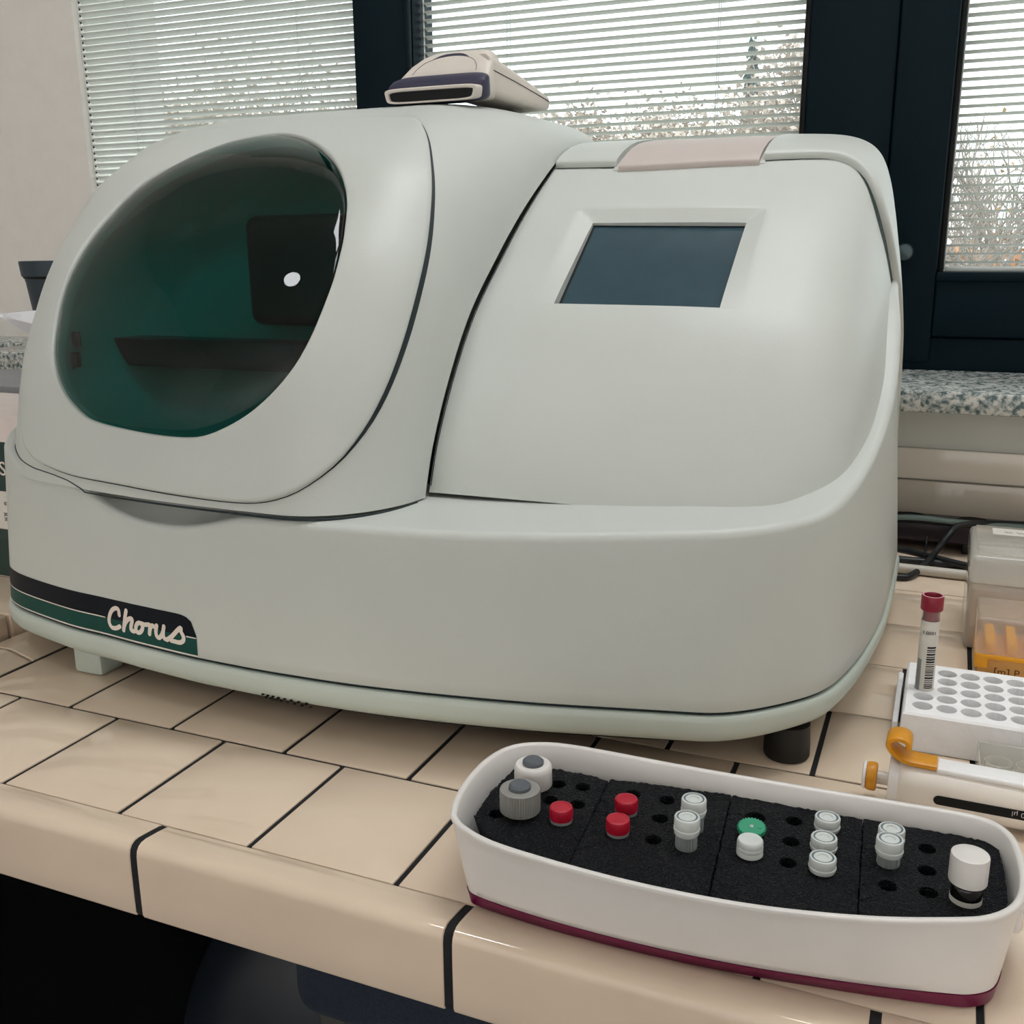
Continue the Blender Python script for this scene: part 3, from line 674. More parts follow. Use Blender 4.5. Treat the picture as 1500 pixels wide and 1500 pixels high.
# console with a recessed display
SU0, SU1, ST0, ST1 = .0960, .2930, .3545, .5790
def cut(lo, hi, n, extra): return np.array(sorted(set(list(np.linspace(lo, hi, n)) + extra)))
us = cut(0, 1, 90, [SU0, SU1, SU0 - .006, SU1 + .006, SU0 - .012, SU1 + .012, SU0 - .018, SU1 + .018, SU0 - .024, SU1 + .024]); tt_ = cut(.02, 1, 90, [ST0, ST1, ST1 + .009, ST1 + .018, ST1 + .027, ST0 - .002])
uu, tv = np.meshgrid(us, tt_, indexing='ij')
du = np.maximum(np.maximum(SU0 - uu, uu - SU1), 0) / .024; dt = np.maximum(tv - ST1, 0) / .027
fr_ = np.clip((tv - ST0) / (ST1 - ST0), 0, 1); below = tv < ST0 - 1e-6
dep = -.0055 * (.12 + .88 * fr_) * np.clip(1 - np.maximum(du, dt), 0, 1); dep[below] = 0
P = offs(KON, uu, tv, dep); n1, n2 = P.shape[:2]; F = []
for i in range(n1 - 1):
    for j in range(n2 - 1):
        if us[i] >= SU0 - 1e-9 and us[i + 1] <= SU1 + 1e-9 and tt_[j] >= ST0 - 1e-9 and tt_[j + 1] <= ST1 + 1e-9: continue
        F.append((i * n2 + j, (i + 1) * n2 + j, (i + 1) * n2 + j + 1, i * n2 + j + 1))
mb = MB().add(P.reshape(-1, 3), F)
# recess walls
iu = [i for i in range(n1) if SU0 - 1e-9 <= us[i] <= SU1 + 1e-9]; jt = [j for j in range(n2) if ST0 - 1e-9 <= tt_[j] <= ST1 + 1e-9]
loop = [(i, jt[0]) for i in iu] + [(iu[-1], j) for j in jt[1:]] + [(i, jt[-1]) for i in iu[::-1][1:]] + [(iu[0], j) for j in jt[::-1][1:-1]]
top = np.array([P[i, j] for i, j in loop]); c4 = [KON(np.array(a), np.array(b)) for a, b in ((SU0, ST0), (SU1, ST0), (SU1, ST1), (SU0, ST1))]
nrm = np.cross(c4[1] - c4[0], c4[3] - c4[0]); nrm /= np.linalg.norm(nrm)
c0 = np.mean(c4, 0); deepp = top - nrm * (((top - c0) @ nrm) + .0105)[:, None]
mb.grid(np.stack([top, deepp], 0), cv=True)
build('control_console', mb, M_PLAST, AN, angle=40, recalc=False)
sc_ = MB(); q4 = [p - nrm * (((p - c0) @ nrm) + .0085) for p in c4]; cc = np.mean(q4, 0); q4 = [cc + (p - cc) * 1.03 for p in q4]
sc_.loft([[tuple(p) for p in q4], [tuple(p - nrm * .002) for p in q4]]); DSP = build('display_screen', sc_, M_SCREEN, AN, smooth=False, label='dark blank touch screen')
mb = MB(); q5 = [cc + nrm * .0004 + (p - cc) * s_ for p in q4 for s_ in (1,)]; q6 = [cc + nrm * .0004 + (p - cc) * .945 for p in q4]
mb.add([tuple(p) for p in q5 + q6], [(0, 1, 5, 4), (1, 2, 6, 5), (2, 3, 7, 6), (3, 0, 4, 7)]); build('screen_border', mb, M_GASK, DSP, smooth=False)

# rear lid in three sections with the handle pad between
SEAM = [(0.003, .7586), (0.0498, 0.7573), (0.0998, 0.7525), (.14, .755), (.2, .760), (0.2899, 0.768), (0.3291, 0.7755), (0.3681, 0.784), (0.3977, 0.7907), (0.4212, 0.7856), (0.449, 0.7639), (0.4785, 0.7326), (0.5166, 0.7052), (0.5623, 0.690), (0.62, 0.680), (.75, .67), (.997, .66)]
sx_ = np.array(SEAM)
def lid_section(ua, ub, off=.0062, dt_=0., nn=40, la=False, lb=False):
    u_ = np.linspace(ua, ub, nn); ts_ = np.interp(u_, sx_[:, 0], smooth(sx_, 1)[:, 1]) + dt_; cols = []
    prof_ = [(-.001, -.004), (-.0015, off * .35), (0., off * .8), (.004, off)] + [(k_, off) for k_ in (.02, .05, .09, .13, .17, .21)]
    rws = []
    for a_, o_ in prof_:
        tt2 = np.minimum(ts_ + a_, .999); rws.append(offs(KON, np.clip(u_, .003, .997), tt2, o_))
    rws.append(offs(KON, np.clip(u_, .003, .997), np.full(nn, .999), off))
    G = np.stack(rws, 0); mb = MB().grid(G)
    for end in (0, nn - 1):   # end walls
        E_ = G[1:, end]; D_ = E_.copy(); n_ = KON(np.clip(np.full(len(E_), u_[end]), .003, .997), np.full(len(E_), .8)); D_[:, 2] -= .006; D_[:, 1] += .002
        mb.grid(np.stack([E_, D_], 0))
    return mb
LID = build('rear_lid', lid_section(.0035, .0925, nn=30), M_PLAST, AN, angle=50, recalc=False)
build('lid_section', lid_section(.2895, .997, nn=120), M_PLAST, LID, angle=50, recalc=False)
build('handle_pad', lid_section(.0985, .2850, .0050, -.0165, nn=30), M_PINK, LID, angle=50, recalc=False, label='pinkish grey handle pad')
build('lid_recess', lid_section(.090, .292, .0012, -.012, nn=30), M_PLAST, LID, angle=50, recalc=False)
u_ = np.linspace(.40, .97, 60); ts_ = np.interp(u_, sx_[:, 0], sx_[:, 1])
wg = .0 + .03 * np.clip((u_ - .42) / .08, 0, 1)
build('lid_seam_shade', MB().grid(np.stack([offs(KON, u_, ts_ + .012, .0006), offs(KON, u_, ts_ - .002 - wg * .9, .0006)], 0)), M_LIDGAP, LID, recalc=False)  # shaded lid gap laid on the console as a greenish strip
u_ = np.linspace(.0035, .41, 60); ts_ = np.interp(u_, sx_[:, 0], sx_[:, 1])
build('lid_seam_shade', MB().grid(np.stack([offs(KON, u_, ts_ + .012, .0005), offs(KON, u_, ts_ - .004, .0005)], 0)), M_DARKGAP, LID, recalc=False)

# two-colour name stripe on the skirt
def sband(top_, bot_, off, n=70, s0=.03):
    s_ = np.linspace(s0, .3795, n); zt = np.interp(s_, *zip(*top_)); zb = np.interp(s_, *zip(*bot_))
    G = np.stack([wall(s_, zb + (zt - zb) * q, off) for q in (0, .25, .5, .75, 1)], 0); return MB().grid(G)
NTOP = [(0., .0820), (.175, .0822), (.3617, .0832), (.3675, .0826), (.3715, .0810), (.3750, .0786), (.3775, .0755), (.3790, .0715), (.3796, .0672)]
MID = [(0, .0660), (.3796, .0667)]; GB = [(0, .0522), (.3796, .0522)]
NS = build('name_stripe', sband(NTOP, MID, .0003), M_NAVY, AN, recalc=False, label='navy upper band of the name stripe')
NS2 = build('name_stripe', sband([(0, .0660), (.3796, .0667)], [(0, .0530), (.3796, .0530)], .0003), M_GREEN, AN, recalc=False, label='green lower band of the name stripe')
mb = sband([(0, .0663), (.3796, .0670)], [(0, .0657), (.3796, .0663)], .0005); kk = []
build('stripe_line', sband([(0, .0530), (.3796, .0530)], [(0, .0522), (.3796, .0522)], .0003), M_LETTER, NS2, recalc=False)
def line_seg(s0, s1):
    s_ = np.linspace(s0, s1, 40); return MB().grid(np.stack([wall(s_, np.interp(s_, [0, .38], [.0655, .0662]), .0006), wall(s_, np.interp(s_, [0, .38], [.0664, .0671]), .0006)], 0))
build('stripe_line', line_seg(.03, .2612), M_LETTER, NS, recalc=False); build('stripe_line', line_seg(.3682, .3795), M_LETTER, NS, recalc=False)
STRK = [[(0.2842, 0.0713), (0.2836, 0.0757), (0.2786, 0.0761), (0.2724, 0.0731), (0.2679, 0.0675), (0.267, 0.0628), (0.2706, 0.0594), (0.2773, 0.0597), (0.2834, 0.0619)],
 [(0.2958, 0.0764), (0.2927, 0.0696), (0.2891, 0.0596)],
 [(0.2902, 0.0626), (0.2932, 0.0663), (0.2982, 0.0698), (0.3028, 0.0709), (0.3038, 0.0694), (0.3017, 0.0652), (0.3011, 0.0618), (0.3042, 0.0608), (0.3088, 0.0622)],
 [(0.3171, 0.0681), (0.3142, 0.069), (0.3103, 0.0672), (0.3084, 0.0638), (0.31, 0.0609), (0.3139, 0.0612), (0.3174, 0.0639), (0.3186, 0.0674), (0.3173, 0.0689), (0.3213, 0.0685), (0.3252, 0.0691)],
 [(0.3252, 0.0691), (0.3280, 0.0690), (0.3276, 0.0655), (0.3268, 0.0618)], [(0.3272, 0.0640), (0.3285, 0.0668), (0.3308, 0.0692), (0.3332, 0.0686)],
 [(0.3362, 0.0700), (0.3348, 0.0650), (0.3356, 0.0614), (0.3382, 0.0606), (0.3412, 0.0632), (0.3434, 0.0668)], [(0.3444, 0.0706), (0.3430, 0.0650), (0.3438, 0.0614), (0.347, 0.0605)],
 [(0.347, 0.0605), (0.3526, 0.0642), (0.3586, 0.0695), (0.3629, 0.0725), (0.3629, 0.0697), (0.3652, 0.0663), (0.3648, 0.0629), (0.361, 0.0607), (0.3553, 0.0606), (0.3515, 0.0607)]]
LET = 'Chorus'; mb = MB()
for st in STRK:
    st = catm(st, 6); st = np.array(st); L_ = .0018; sc3 = np.array([1.22, 1.])   # metres per unit of s differ from z
    P3 = wall(st[:, 0], st[:, 1], .0007); tg_ = np.gradient(P3, axis=0); tg_ /= np.linalg.norm(tg_, axis=1, keepdims=True)
    nn_ = wall(st[:, 0], st[:, 1], .01) - wall(st[:, 0], st[:, 1], 0.); nn_ /= np.linalg.norm(nn_, axis=1, keepdims=True); sd = np.cross(nn_, tg_)
    mb.grid(np.stack([P3 + sd * L_, P3 - sd * L_], 0))
    for e_ in (0, -1):
        ring = [P3[e_] + L_ * (math.cos(a) * tg_[e_] + math.sin(a) * sd[e_]) for a in np.linspace(0, 2 * math.pi, 14, endpoint=False)]; mb.add(ring, [tuple(range(14))])
build('lettering', mb, M_LETTER, NS, smooth=False, recalc=False, label='cream script lettering')
# ------------------------------------------------------------------ handheld scanner on top
SN = thing('barcode_scanner', 'cream and purple handheld scanner lying on top of the analyser', 'scanner', (.10, .53, .474))
def sring(y, xc, hb, ht, z0, z1, dx=0., n=44, p=6.):
    """cross-section from the bottom (half width hb) to the top (ht), the top shifted sideways by dx"""
    r = []
    for k in range(n):
        a = 2 * math.pi * k / n; c, s = math.cos(a), math.sin(a)
        X = math.copysign(abs(c) ** (2 / p), c); Z = math.copysign(abs(s) ** (2 / p), s); q = (Z + 1) / 2
        r.append((xc + dx * q + X * (hb + (ht - hb) * q), y, z0 + (z1 - z0) * q))
    return r
secs = [(.4770, .1035, .0480, .0470, .4760, .4992, .0), (.482, .1035, .0480, .0455, .4762, .5055, .001), (.488, .1035, .0475, .0420, .477, .5140, .004), (.494, .104, .0465, .0375, .478, .5205, .007), (.499, .1045, .0455, .0345, .478, .5235, .009), (.505, .105, .0445, .0335, .479, .5240, .009), (.512, .106, .043, .033, .480, .5215, .008), (.518, .107, .040, .031, .482, .5150, .006), (.521, .107, .034, .027, .486, .508, .005)]
HB = build('scanner_head', MB().loft([sring(*s_) for s_ in secs]), M_CREAM, SN, angle=40)
d0 = Vector((.0285, .080, 0)).normalized(); n0 = Vector((d0.y, -d0.x, 0)); hs = []
for q, hw_, z0_, z1_ in ((0, .0270, .4830, .5185), (.12, .0272, .4815, .5165), (.4, .0268, .4790, .5080), (.75, .0262, .4770, .4965), (.97, .0250, .4765, .4890), (1., .0225, .4775, .4870)):
    c0_ = Vector((.1215, .497, 0)) + d0 * .090 * q; r = []
    for k in range(36):
        a = 2 * math.pi * k / 36; X = math.copysign(abs(math.cos(a)) ** (2 / 7.), math.cos(a)); Z = math.copysign(abs(math.sin(a)) ** (2 / 7.), math.sin(a)); pt = c0_ + n0 * hw_ * X; r.append((pt.x, pt.y, z0_ + (z1_ - z0_) * (Z + 1) / 2))
    hs.append(r)
GR = build('scanner_grip', MB().loft(hs), M_CREAM, SN, angle=40)
ss = []
for q, hw_, z0_, z1_ in ((.06, .0273, .4815, .5175), (.4, .0268, .4790, .5080), (.75, .0262, .4770, .4965), (.97, .0250, .4765, .4890)):
    pt = Vector((.1215, .497, 0)) + d0 * .090 * q + n0 * (hw_ + .0001); ss.append((pt.x, pt.y, z0_ + (z1_ - z0_) * .62))
build('side_seam', MB().tube(ss, .0004, 5), M_GASK, GR)
build('grip_band', MB().loft([sring(*s_) for s_ in ((.4625, .1035, .0470, .0480, .4752, .4885), (.4645, .1035, .0490, .0500, .4746, .4940), (.471, .1035, .0500, .0500, .4748, .4985), (.4772, .1035, .0495, .0485, .4755, .5008), (.4790, .1035, .0485, .0470, .4765, .5012))]), M_PURPLE, SN, angle=40)
NZ = MB(); NZ.loft([sring(*s_) for s_ in ((.452, .1035, .0440, .0478, .4742, .4868), (.4535, .1035, .0450, .0486, .4740, .4878), (.4630, .1035, .0470, .0484, .4752, .4885))], cap0=False)
NZ.grid([sring(.452, .1035, .0440, .0478, .4742, .4868), sring(.4525, .1035, .0415, .0440, .4756, .4850), sring(.460, .1035, .040, .042, .477, .4838)], cv=True)
NS_ = build('nose_shell', NZ, M_CREAM, SN, angle=40)
build('scan_window', MB().loft([sring(.4545, .1035, .0410, .0435, .4757, .4848), sring(.458, .1035, .0405, .0430, .4760, .4844)]), M_GASK, NS_, angle=45, label='dark scan window')
# trigger: a shallow arch with a purple mark
def head_z(y): return float(np.interp(y, [s_[0] for s_ in secs], [s_[5] for s_ in secs]))
tx = lambda q, y: .1035 + .006 * np.clip((y - .477) / .02, 0, 1) + q
mb = MB(); P = []
for a in np.linspace(.14, .86, 20):
    an = math.pi * a; y0_ = .4870 + .0055 * math.sin(an); P.append([(tx(-.0215 * math.cos(an), y0_), y0_ + d_, head_z(y0_ + d_) + .0005) for d_ in (0, .0021 * math.sin(math.pi * (a - .14) / .72))])
mb.grid(P); build('trigger_mark', mb, M_PURPLE, HB, recalc=False)
ph = []
for a in np.linspace(.03, .97, 30): y_ = .4785 + .0140 * math.sin(math.pi * a); ph.append((tx(-.033 * math.cos(math.pi * a), y_), y_, head_z(y_) + .0001))
build('trigger_seam', MB().tube(ph, .00022, 5), M_STOP, HB)

# ------------------------------------------------------------------ organiser tray with foam and vials
BX = thing('organiser_tray', 'long white plastic tray with magenta base holding black foam and vials', 'tray', (.475, .045, 0))
RIM = [(.333, .0075), (.3365, .0010), (.347, -.0068), (.366, -.0138), (.397, -.0176), (.433, -.0196), (.4665, -.0190), (.498, -.0160), (.5276, -.0103), (.5565, -.0022), (.585, .0090), (.599, .0165), (.609, .0275), (.6145, .041), (.6162, .058), (.6148, .080), (.611, .0955), (.602, .1055), (.585, .1083), (.55, .1070), (.4956, .1046), (.437, .1032), (.373, .1030), (.349, .0985), (.334, .0880), (.3268, .0690), (.3258, .0450), (.3285, .0220)]
BASE = [(.3452,.0062),(.3462,.0030),(.3500,-.0004),(.366,-.0022),(.397,-.0042),(.433,-.0043),(.4665,-.0028),(.498,.0002),(.5276,.0042),(.5565,.0085),(.583,.0135),(.5945,.0165),(.6030,.0235),(.6064,.036),(.6070,.053),(.6064,.072),(.6035,.085),(.5955,.0925),(.582,.0945),(.548,.0935),(.495,.0915),(.437,.0905),(.378,.0900),(.357,.0865),(.3460,.0780),(.3398,.0640),(.3390,.042),(.3418,.019)]
_pair = np.hstack([catm_closed(RIM, 8), catm_closed(BASE, 8)])
RIM, BASE = _pair[:, :2], _pair[:, 2:]
cb = RIM.mean(0)
ZR = .050
def lay(d, z):
    w_ = min(1., max(0., z / ZR)) ** .85; L = BASE + (RIM - BASE) * w_
    t_ = np.roll(L, -1, 0) - np.roll(L, 1, 0); t_ /= np.linalg.norm(t_, axis=1, keepdims=True); n_ = np.stack([-t_[:, 1], t_[:, 0]], 1); return np.c_[L + n_ * d, np.full(len(L), z)]
def fl(z): return 0.
rows = [lay(fl(.0075) + .001, .0078)] + [lay(fl(z), z) for z in (.0082, .012, .02, .03, .04, .0455)] + [lay(-.0006, .0470), lay(-.0009, .0490), lay(-.0004, .0499), lay(.0010, .0502), lay(.0024, .0499), lay(.0030, .0490)] + [lay(fl(z) + .0030, z) for z in (.04, .03, .02, .012)] + [lay(fl(.0085) + .006, .0086), lay(fl(.0085) + .012, .0083), lay(.05, .0083)]
mb = MB().grid(np.stack(rows, 0), cv=True); n_ = len(RIM); mb.f.append(tuple((len(rows) - 1) * n_ + k for k in range(n_)))
build('tray_shell', mb, M_WHITE, BX, angle=60, recalc=False)
rows = [lay(fl(0) + .03, .0003), lay(fl(0) + .0012, .0003), lay(fl(0) - .0004, .0012), lay(fl(.008) - .0006, .0078), lay(fl(.008) + .006, .0080)]
mb = MB().grid(np.stack(rows, 0), cv=True); mb.f.append(tuple(range(n_))); build('tray_base', mb, M_MAG, BX, angle=50, recalc=False)
# finger notch at the far end
build('grip_notch', MB().rbox((.6105, .050, .022), (.6165, .086, .036), .002, 2), M_WHITE, BX)

HR = .0046
def foam_block(lbl, poly, holes, zt, hdeep=.022):
    P = np.array(poly, float); out = []
    n = len(P)
    for i in range(n):
        a, b = P[i], P[(i + 1) % n]; k = max(2, int(np.linalg.norm(b - a) / .0016))
        for q in range(k): out.append(a + (b - a) * q / k)
    out = np.array(out); N = len(out)
    bm = bmesh.new(); top = [bm.verts.new((p[0] + random.uniform(-.0003, .0003), p[1] + random.uniform(-.0003, .0003), zt + random.uniform(-.0006, .0003))) for p in out]
    bot = [bm.verts.new((.475 + (p[0] - .475) * .948, .0445 + (p[1] - .0445) * .80, .0085)) for p in out]; E_ = []
    for i in range(N): E_.append(bm.edges.new((top[i], top[(i + 1) % N])))
    for i in range(N): bm.faces.new((top[i], top[(i + 1) % N], bot[(i + 1) % N], bot[i]))
    bm.faces.new(bot[::-1])
    for (hx, hy, *hr) in holes:
        r_ = hr[0] if hr else HR; t_ = [bm.verts.new((hx + r_ * math.cos(a) * random.uniform(.96, 1.03), hy + r_ * math.sin(a) * random.uniform(.96, 1.03), zt - .0002)) for a in np.linspace(0, 2 * math.pi, 20, endpoint=False)]
        u_ = [bm.verts.new((v.co.x, v.co.y, zt - hdeep)) for v in t_]
        for i in range(20): E_.append(bm.edges.new((t_[i], t_[(i + 1) % 20]))); bm.faces.new((t_[(i + 1) % 20], t_[i], u_[i], u_[(i + 1) % 20]))
        bm.faces.new(u_)
    bmesh.ops.triangle_fill(bm, use_beauty=True, use_dissolve=False, edges=E_)
    bm.verts.index_update(); mb = MB().add([tuple(v.co) for v in bm.verts], [tuple(v.index for v in f.verts) for f in bm.faces]); bm.free()
    return tag(build('foam_insert', mb, M_FOAM, None, angle=30), lbl, 'foam', 'foam inserts in the tray')
def fy(x): return float(np.interp(x, [.34, .366, .397, .433, .4665, .498, .5276, .5565, .585, .600], [.018, -.0015, -.0060, -.0085, -.0080, -.0050, .0008, .0090, .0200, .030]))
f1 = [(.3395, .078), (.3372, .050), (.3395, .0215), (.350, fy(.35)), (.366, fy(.366)), (.384, fy(.384)), (.4035, fy(.4035)), (.3965, .0870), (.392, .0862), (.3885, .0890), (.352, .0878), (.343, .0835)]
f2 = [(.4043, fy(.4043)), (.433, fy(.433)), (.455, fy(.455)), (.4755, fy(.4755)), (.4668, .0975), (.430, .0930), (.3973, .0888)]
f3 = [(.4763, fy(.4763)), (.498, fy(.498)), (.52, fy(.52)), (.5432, fy(.5432)), (.5385, .0992), (.500, .0985), (.4676, .0978)]
f4 = [(.5440, fy(.544)), (.5565, fy(.5565)), (.575, fy(.575)), (.590, fy(.59)), (.600, .0300), (.6065, .0360), (.6088, .0480), (.6080, .0780), (.6063, .0940), (.6012, .1005), (.590, .1012), (.5393, .0992)]
foam_block('black foam insert with grey and white stoppered caps and one red cap', f1, [(.3705, .0720), (.3850, .0742), (.3725, .0535), (.3885, .0546), (.3500, .0285), (.3621, .0338, .0062), (.3586, .0623, .0062), (.3859, .0352, .0052)], .0400)
foam_block('black foam insert with two red caps and two tall clear tubes', f2, [(.4144, .0773), (.4343, .078), (.4357, .0577), (.4377, .036), (.4165, .0567, .0052), (.4183, .0352, .0052), (.4553, .0363, .0056), (.4547, .0543, .0056)], .0402)
foam_block('black foam insert with the green toothed cap and a column of three clear caps', f3, [(.4838, .0788, .0056), (.504, .0832), (.5055, .0622), (.5067, .0419), (.4873, .0419, .0054), (.5216, .0808, .0054), (.5221, .0601, .0054), (.5236, .0412, .0054), (.4850, .0600, .0050)], .0399)
foam_block('black foam insert with empty holes beside the tall white capped bottle', f4, [(.5548, .0403), (.5719, .0817), (.5724, .061), (.5735, .042), (.5541, .0740, .0056), (.5539, .0604, .0056), (.59, .0429, .0074)], .0401)

def vial_body(o, x, y, r, z1, M, z0=.019): build('vial_body', MB().lathe([(0, z0), (r * .8, z0), (r, z0 + .002), (r, z1)], 24, (x, y, 0)), M, o)
def ribbed(r, z0, z1, n=60, d=.03, top=None):
    """cap with fine vertical ribs"""
    mb = MB(); rings = []
    for (q, zz) in ((.97, z0), (1., z0 + .0005), (1., z1 - .0012), (.97, z1 - .0003), (.90, z1)):
        rings.append([((r * q * (1 - (d if (k % 2 and q == 1.) else 0))) * math.cos(2 * math.pi * k / (2 * n)), (r * q * (1 - (d if (k % 2 and q == 1.) else 0))) * math.sin(2 * math.pi * k / (2 * n)), zz) for k in range(2 * n)])
    return mb.loft(rings)
def mv(mb, x, y, z=0): mb.v = [(p[0] + x, p[1] + y, p[2] + z) for p in mb.v]; return mb
# two larger stoppered bottles
for lbl, x, y, m_, r in (('grey ribbed bottle cap with grey stopper at the front of the tray end', .3621, .0338, M_FGREY, .0114), ('white bottle cap with grey stopper behind the grey ribbed cap', .3586, .0623, M_WHITE, .0111)):
    o = thing('stoppered_bottle', lbl, 'bottle', (x, y, .019), 'stoppered bottles in the foam')
    build('bottle_body', MB().lathe([(0, .019), (.0055, .019), (.006, .021), (.006, .044)], 24, (x, y, 0)), M_AMBER, o)
    if m_ is M_FGREY: cap = mv(ribbed(r, .0425, .0555, 48, .055), x, y)
    else: cap = MB().lathe([(r * .97, .0425), (r, .043), (r * .99, .0525), (r * .95, .0548), (r * .88, .0556), (0, .0556)], 40, (x, y, 0))
    cp = build('cap', cap, m_, o)
    build('stopper', MB().lathe([(.0060, .0553), (.0062, .0562), (.0061, .0574), (.0050, .0584), (0, .0585)], 28, (x, y, 0)), M_STOP, cp)
# red caps
for lbl, x, y in (('red screw cap standing alone beside the grey ribbed cap', .3859, .0352), ('rear one of two neighbouring red screw caps in the foam', .4165, .0567), ('front one of two neighbouring red screw caps in the foam', .4183, .0352)):
    o = thing('red_capped_vial', lbl, 'vial', (x, y, .019), 'red capped vials')
    vial_body(o, x, y, .0050, .042, M_CLEARB)
    build('cap', MB().lathe([(.0063, .0418), (.0065, .0425), (.0065, .0474), (.0061, .0486), (.0050, .0489), (.0046, .0485), (0, .0484)], 32, (x, y, 0)), M_RED, o)
    build('cap_skirt', MB().lathe([(.0060, .0399), (.0063, .0402), (.0064, .0418), (.0060, .0420)], 32, (x, y, 0), ring=True), M_CLEARB, o)
# clear screw caps with a ring seal
def clear_vial(lbl, x, y, zb, h, tall):
    o = thing('clear_capped_vial', lbl, 'vial', (x, y, .019), 'clear capped vials')
    vial_body(o, x, y, .0054, zb + .002, M_CLEARB)
    r = .0067; z1 = zb + h
    cp = build('cap', MB().lathe([(r * .93, zb), (r * .98, zb + .0006), (r * .98, zb + h * .22), (r * 1.03, zb + h * .25), (r * 1.03, zb + h * .34), (r * .97, zb + h * .38), (r, zb + h * .5), (r, z1 - .0009), (r * .95, z1 - .0002), (r * .84, z1), (r * .80, z1 - .0007), (r * .70, z1 - .0007), (r * .66, z1 - .0002), (r * .40, z1 - .0002), (r * .36, z1 - .0008), (0, z1 - .0009)], 36, (x, y, 0)), M_FROST, o)
    build('seal_ring', MB().lathe([(r * .69, z1 - .0008), (r * .69, z1 - .0004), (r * .81, z1 - .0004), (r * .81, z1 - .0008)], 36, (x, y, 0), ring=True), M_RING, cp)
    if tall:
        mb = MB()
        for k in range(22):
            a = 2 * math.pi * k / 22; mb.box((x + .0055 * math.cos(a) - .0002, y + .0055 * math.sin(a) - .0002, .040), (x + .0055 * math.cos(a) + .0002, y + .0055 * math.sin(a) + .0002, zb))
        build('neck_ribs', mb, M_CLEARB, o, kind='stuff')
clear_vial('rear tall clear tube beside the red caps', .4547, .0543, .0490, .0095, True)
clear_vial('front tall clear tube beside the red caps', .4553, .0363, .0480, .0100, True)
clear_vial('rearmost clear cap in the column of three', .5216, .0808, .0402, .0078, False)
clear_vial('middle clear cap in the column of three', .5221, .0601, .0402, .0078, False)
clear_vial('front clear cap in the column of three', .5236, .0412, .0402, .0078, False)
clear_vial('rear clear cap of the pair near the white capped bottle', .5541, .0740, .0440, .0085, False)
clear_vial('front raised clear tube of the pair near the white capped bottle', .5539, .0604, .0455, .0088, True)
o = thing('white_capped_vial', 'frosted white cap in front of the green toothed cap', 'vial', (.4873, .0419, .019))
vial_body(o, .4873, .0419, .0052, .042, M_CLEARB)
build('cap', MB().lathe([(.0063, .0400), (.0068, .0405), (.0068, .0428), (.0066, .0431), (.0068, .0434), (.0068, .0452), (.0066, .0455), (.0067, .0458), (.0066, .0480), (.0060, .0488), (.0050, .0489), (.0036, .0484), (0, .0483)], 36, (.4873, .0419, 0)), M_FROST, o)
o = thing('green_toothed_cap', 'flat green toothed cap in the foam behind the frosted white cap', 'cap', (.4850, .0600, .040))
mb = MB(); rr_ = []
for z_, q in ((.0402, .97), (.0408, 1.), (.0422, 1.), (.0427, .95)):
    rr_.append([(.0077 * q * (1.0 if k % 4 in (0, 1) else .90) * math.cos(2 * math.pi * k / 104), .0077 * q * (1.0 if k % 4 in (0, 1) else .90) * math.sin(2 * math.pi * k / 104), z_) for k in range(104)])
mb.loft(rr_); Mt = Matrix.Translation((.4850, .0600, .043)) @ Matrix.Rotation(math.radians(9), 4, 'X') @ Matrix.Translation((0, 0, -.0402)); mb.xform(Mt); TD = build('toothed_disc', mb, M_GEAR, o)
build('cap_hub', MB().lathe([(.0009, .0426), (.0009, .0432), (.0005, .0433), (.0005, .0427)], 12).xform(Mt), M_WHITE, TD)
build('cap_pin', MB().lathe([(.0016, .0426), (.0016, .0430), (0, .0430)], 16).xform(Mt @ Matrix.Translation((.0042, .001, 0))), M_GEAR, TD)
build('cap_stem', MB().lathe([(.0046, .030), (.0046, .0425), (0, .0428)], 20, (.4850, .0600, 0)), M_GEAR, o)
o = thing('white_capped_bottle', 'dark bottle with tall white ribbed cap at the tray end', 'bottle', (.59, .0429, .019))
x, y = .59, .0429
build('bottle_body', MB().lathe([(0, .019), (.0068, .019), (.0072, .021), (.0072, .0450), (.0066, .0478), (.0058, .0492), (.0058, .0530)], 28, (x, y, 0)), M_AMBER, o)
build('neck_ring', MB().lathe([(.0060, .0482), (.0071, .0487), (.0071, .0494), (.0060, .0498)], 28, (x, y, 0), ring=True), M_AMBER, o)
build('bottle_label', MB().lathe([(.00725, .030), (.00735, .030), (.00735, .0425), (.00725, .0425)], 28, (x, y, 0), ring=True), M_LABEL, o)
cap = ribbed(.0088, .0502, .0648, 28, .05); build('cap', mv(cap, x, y), M_WHITE, o)

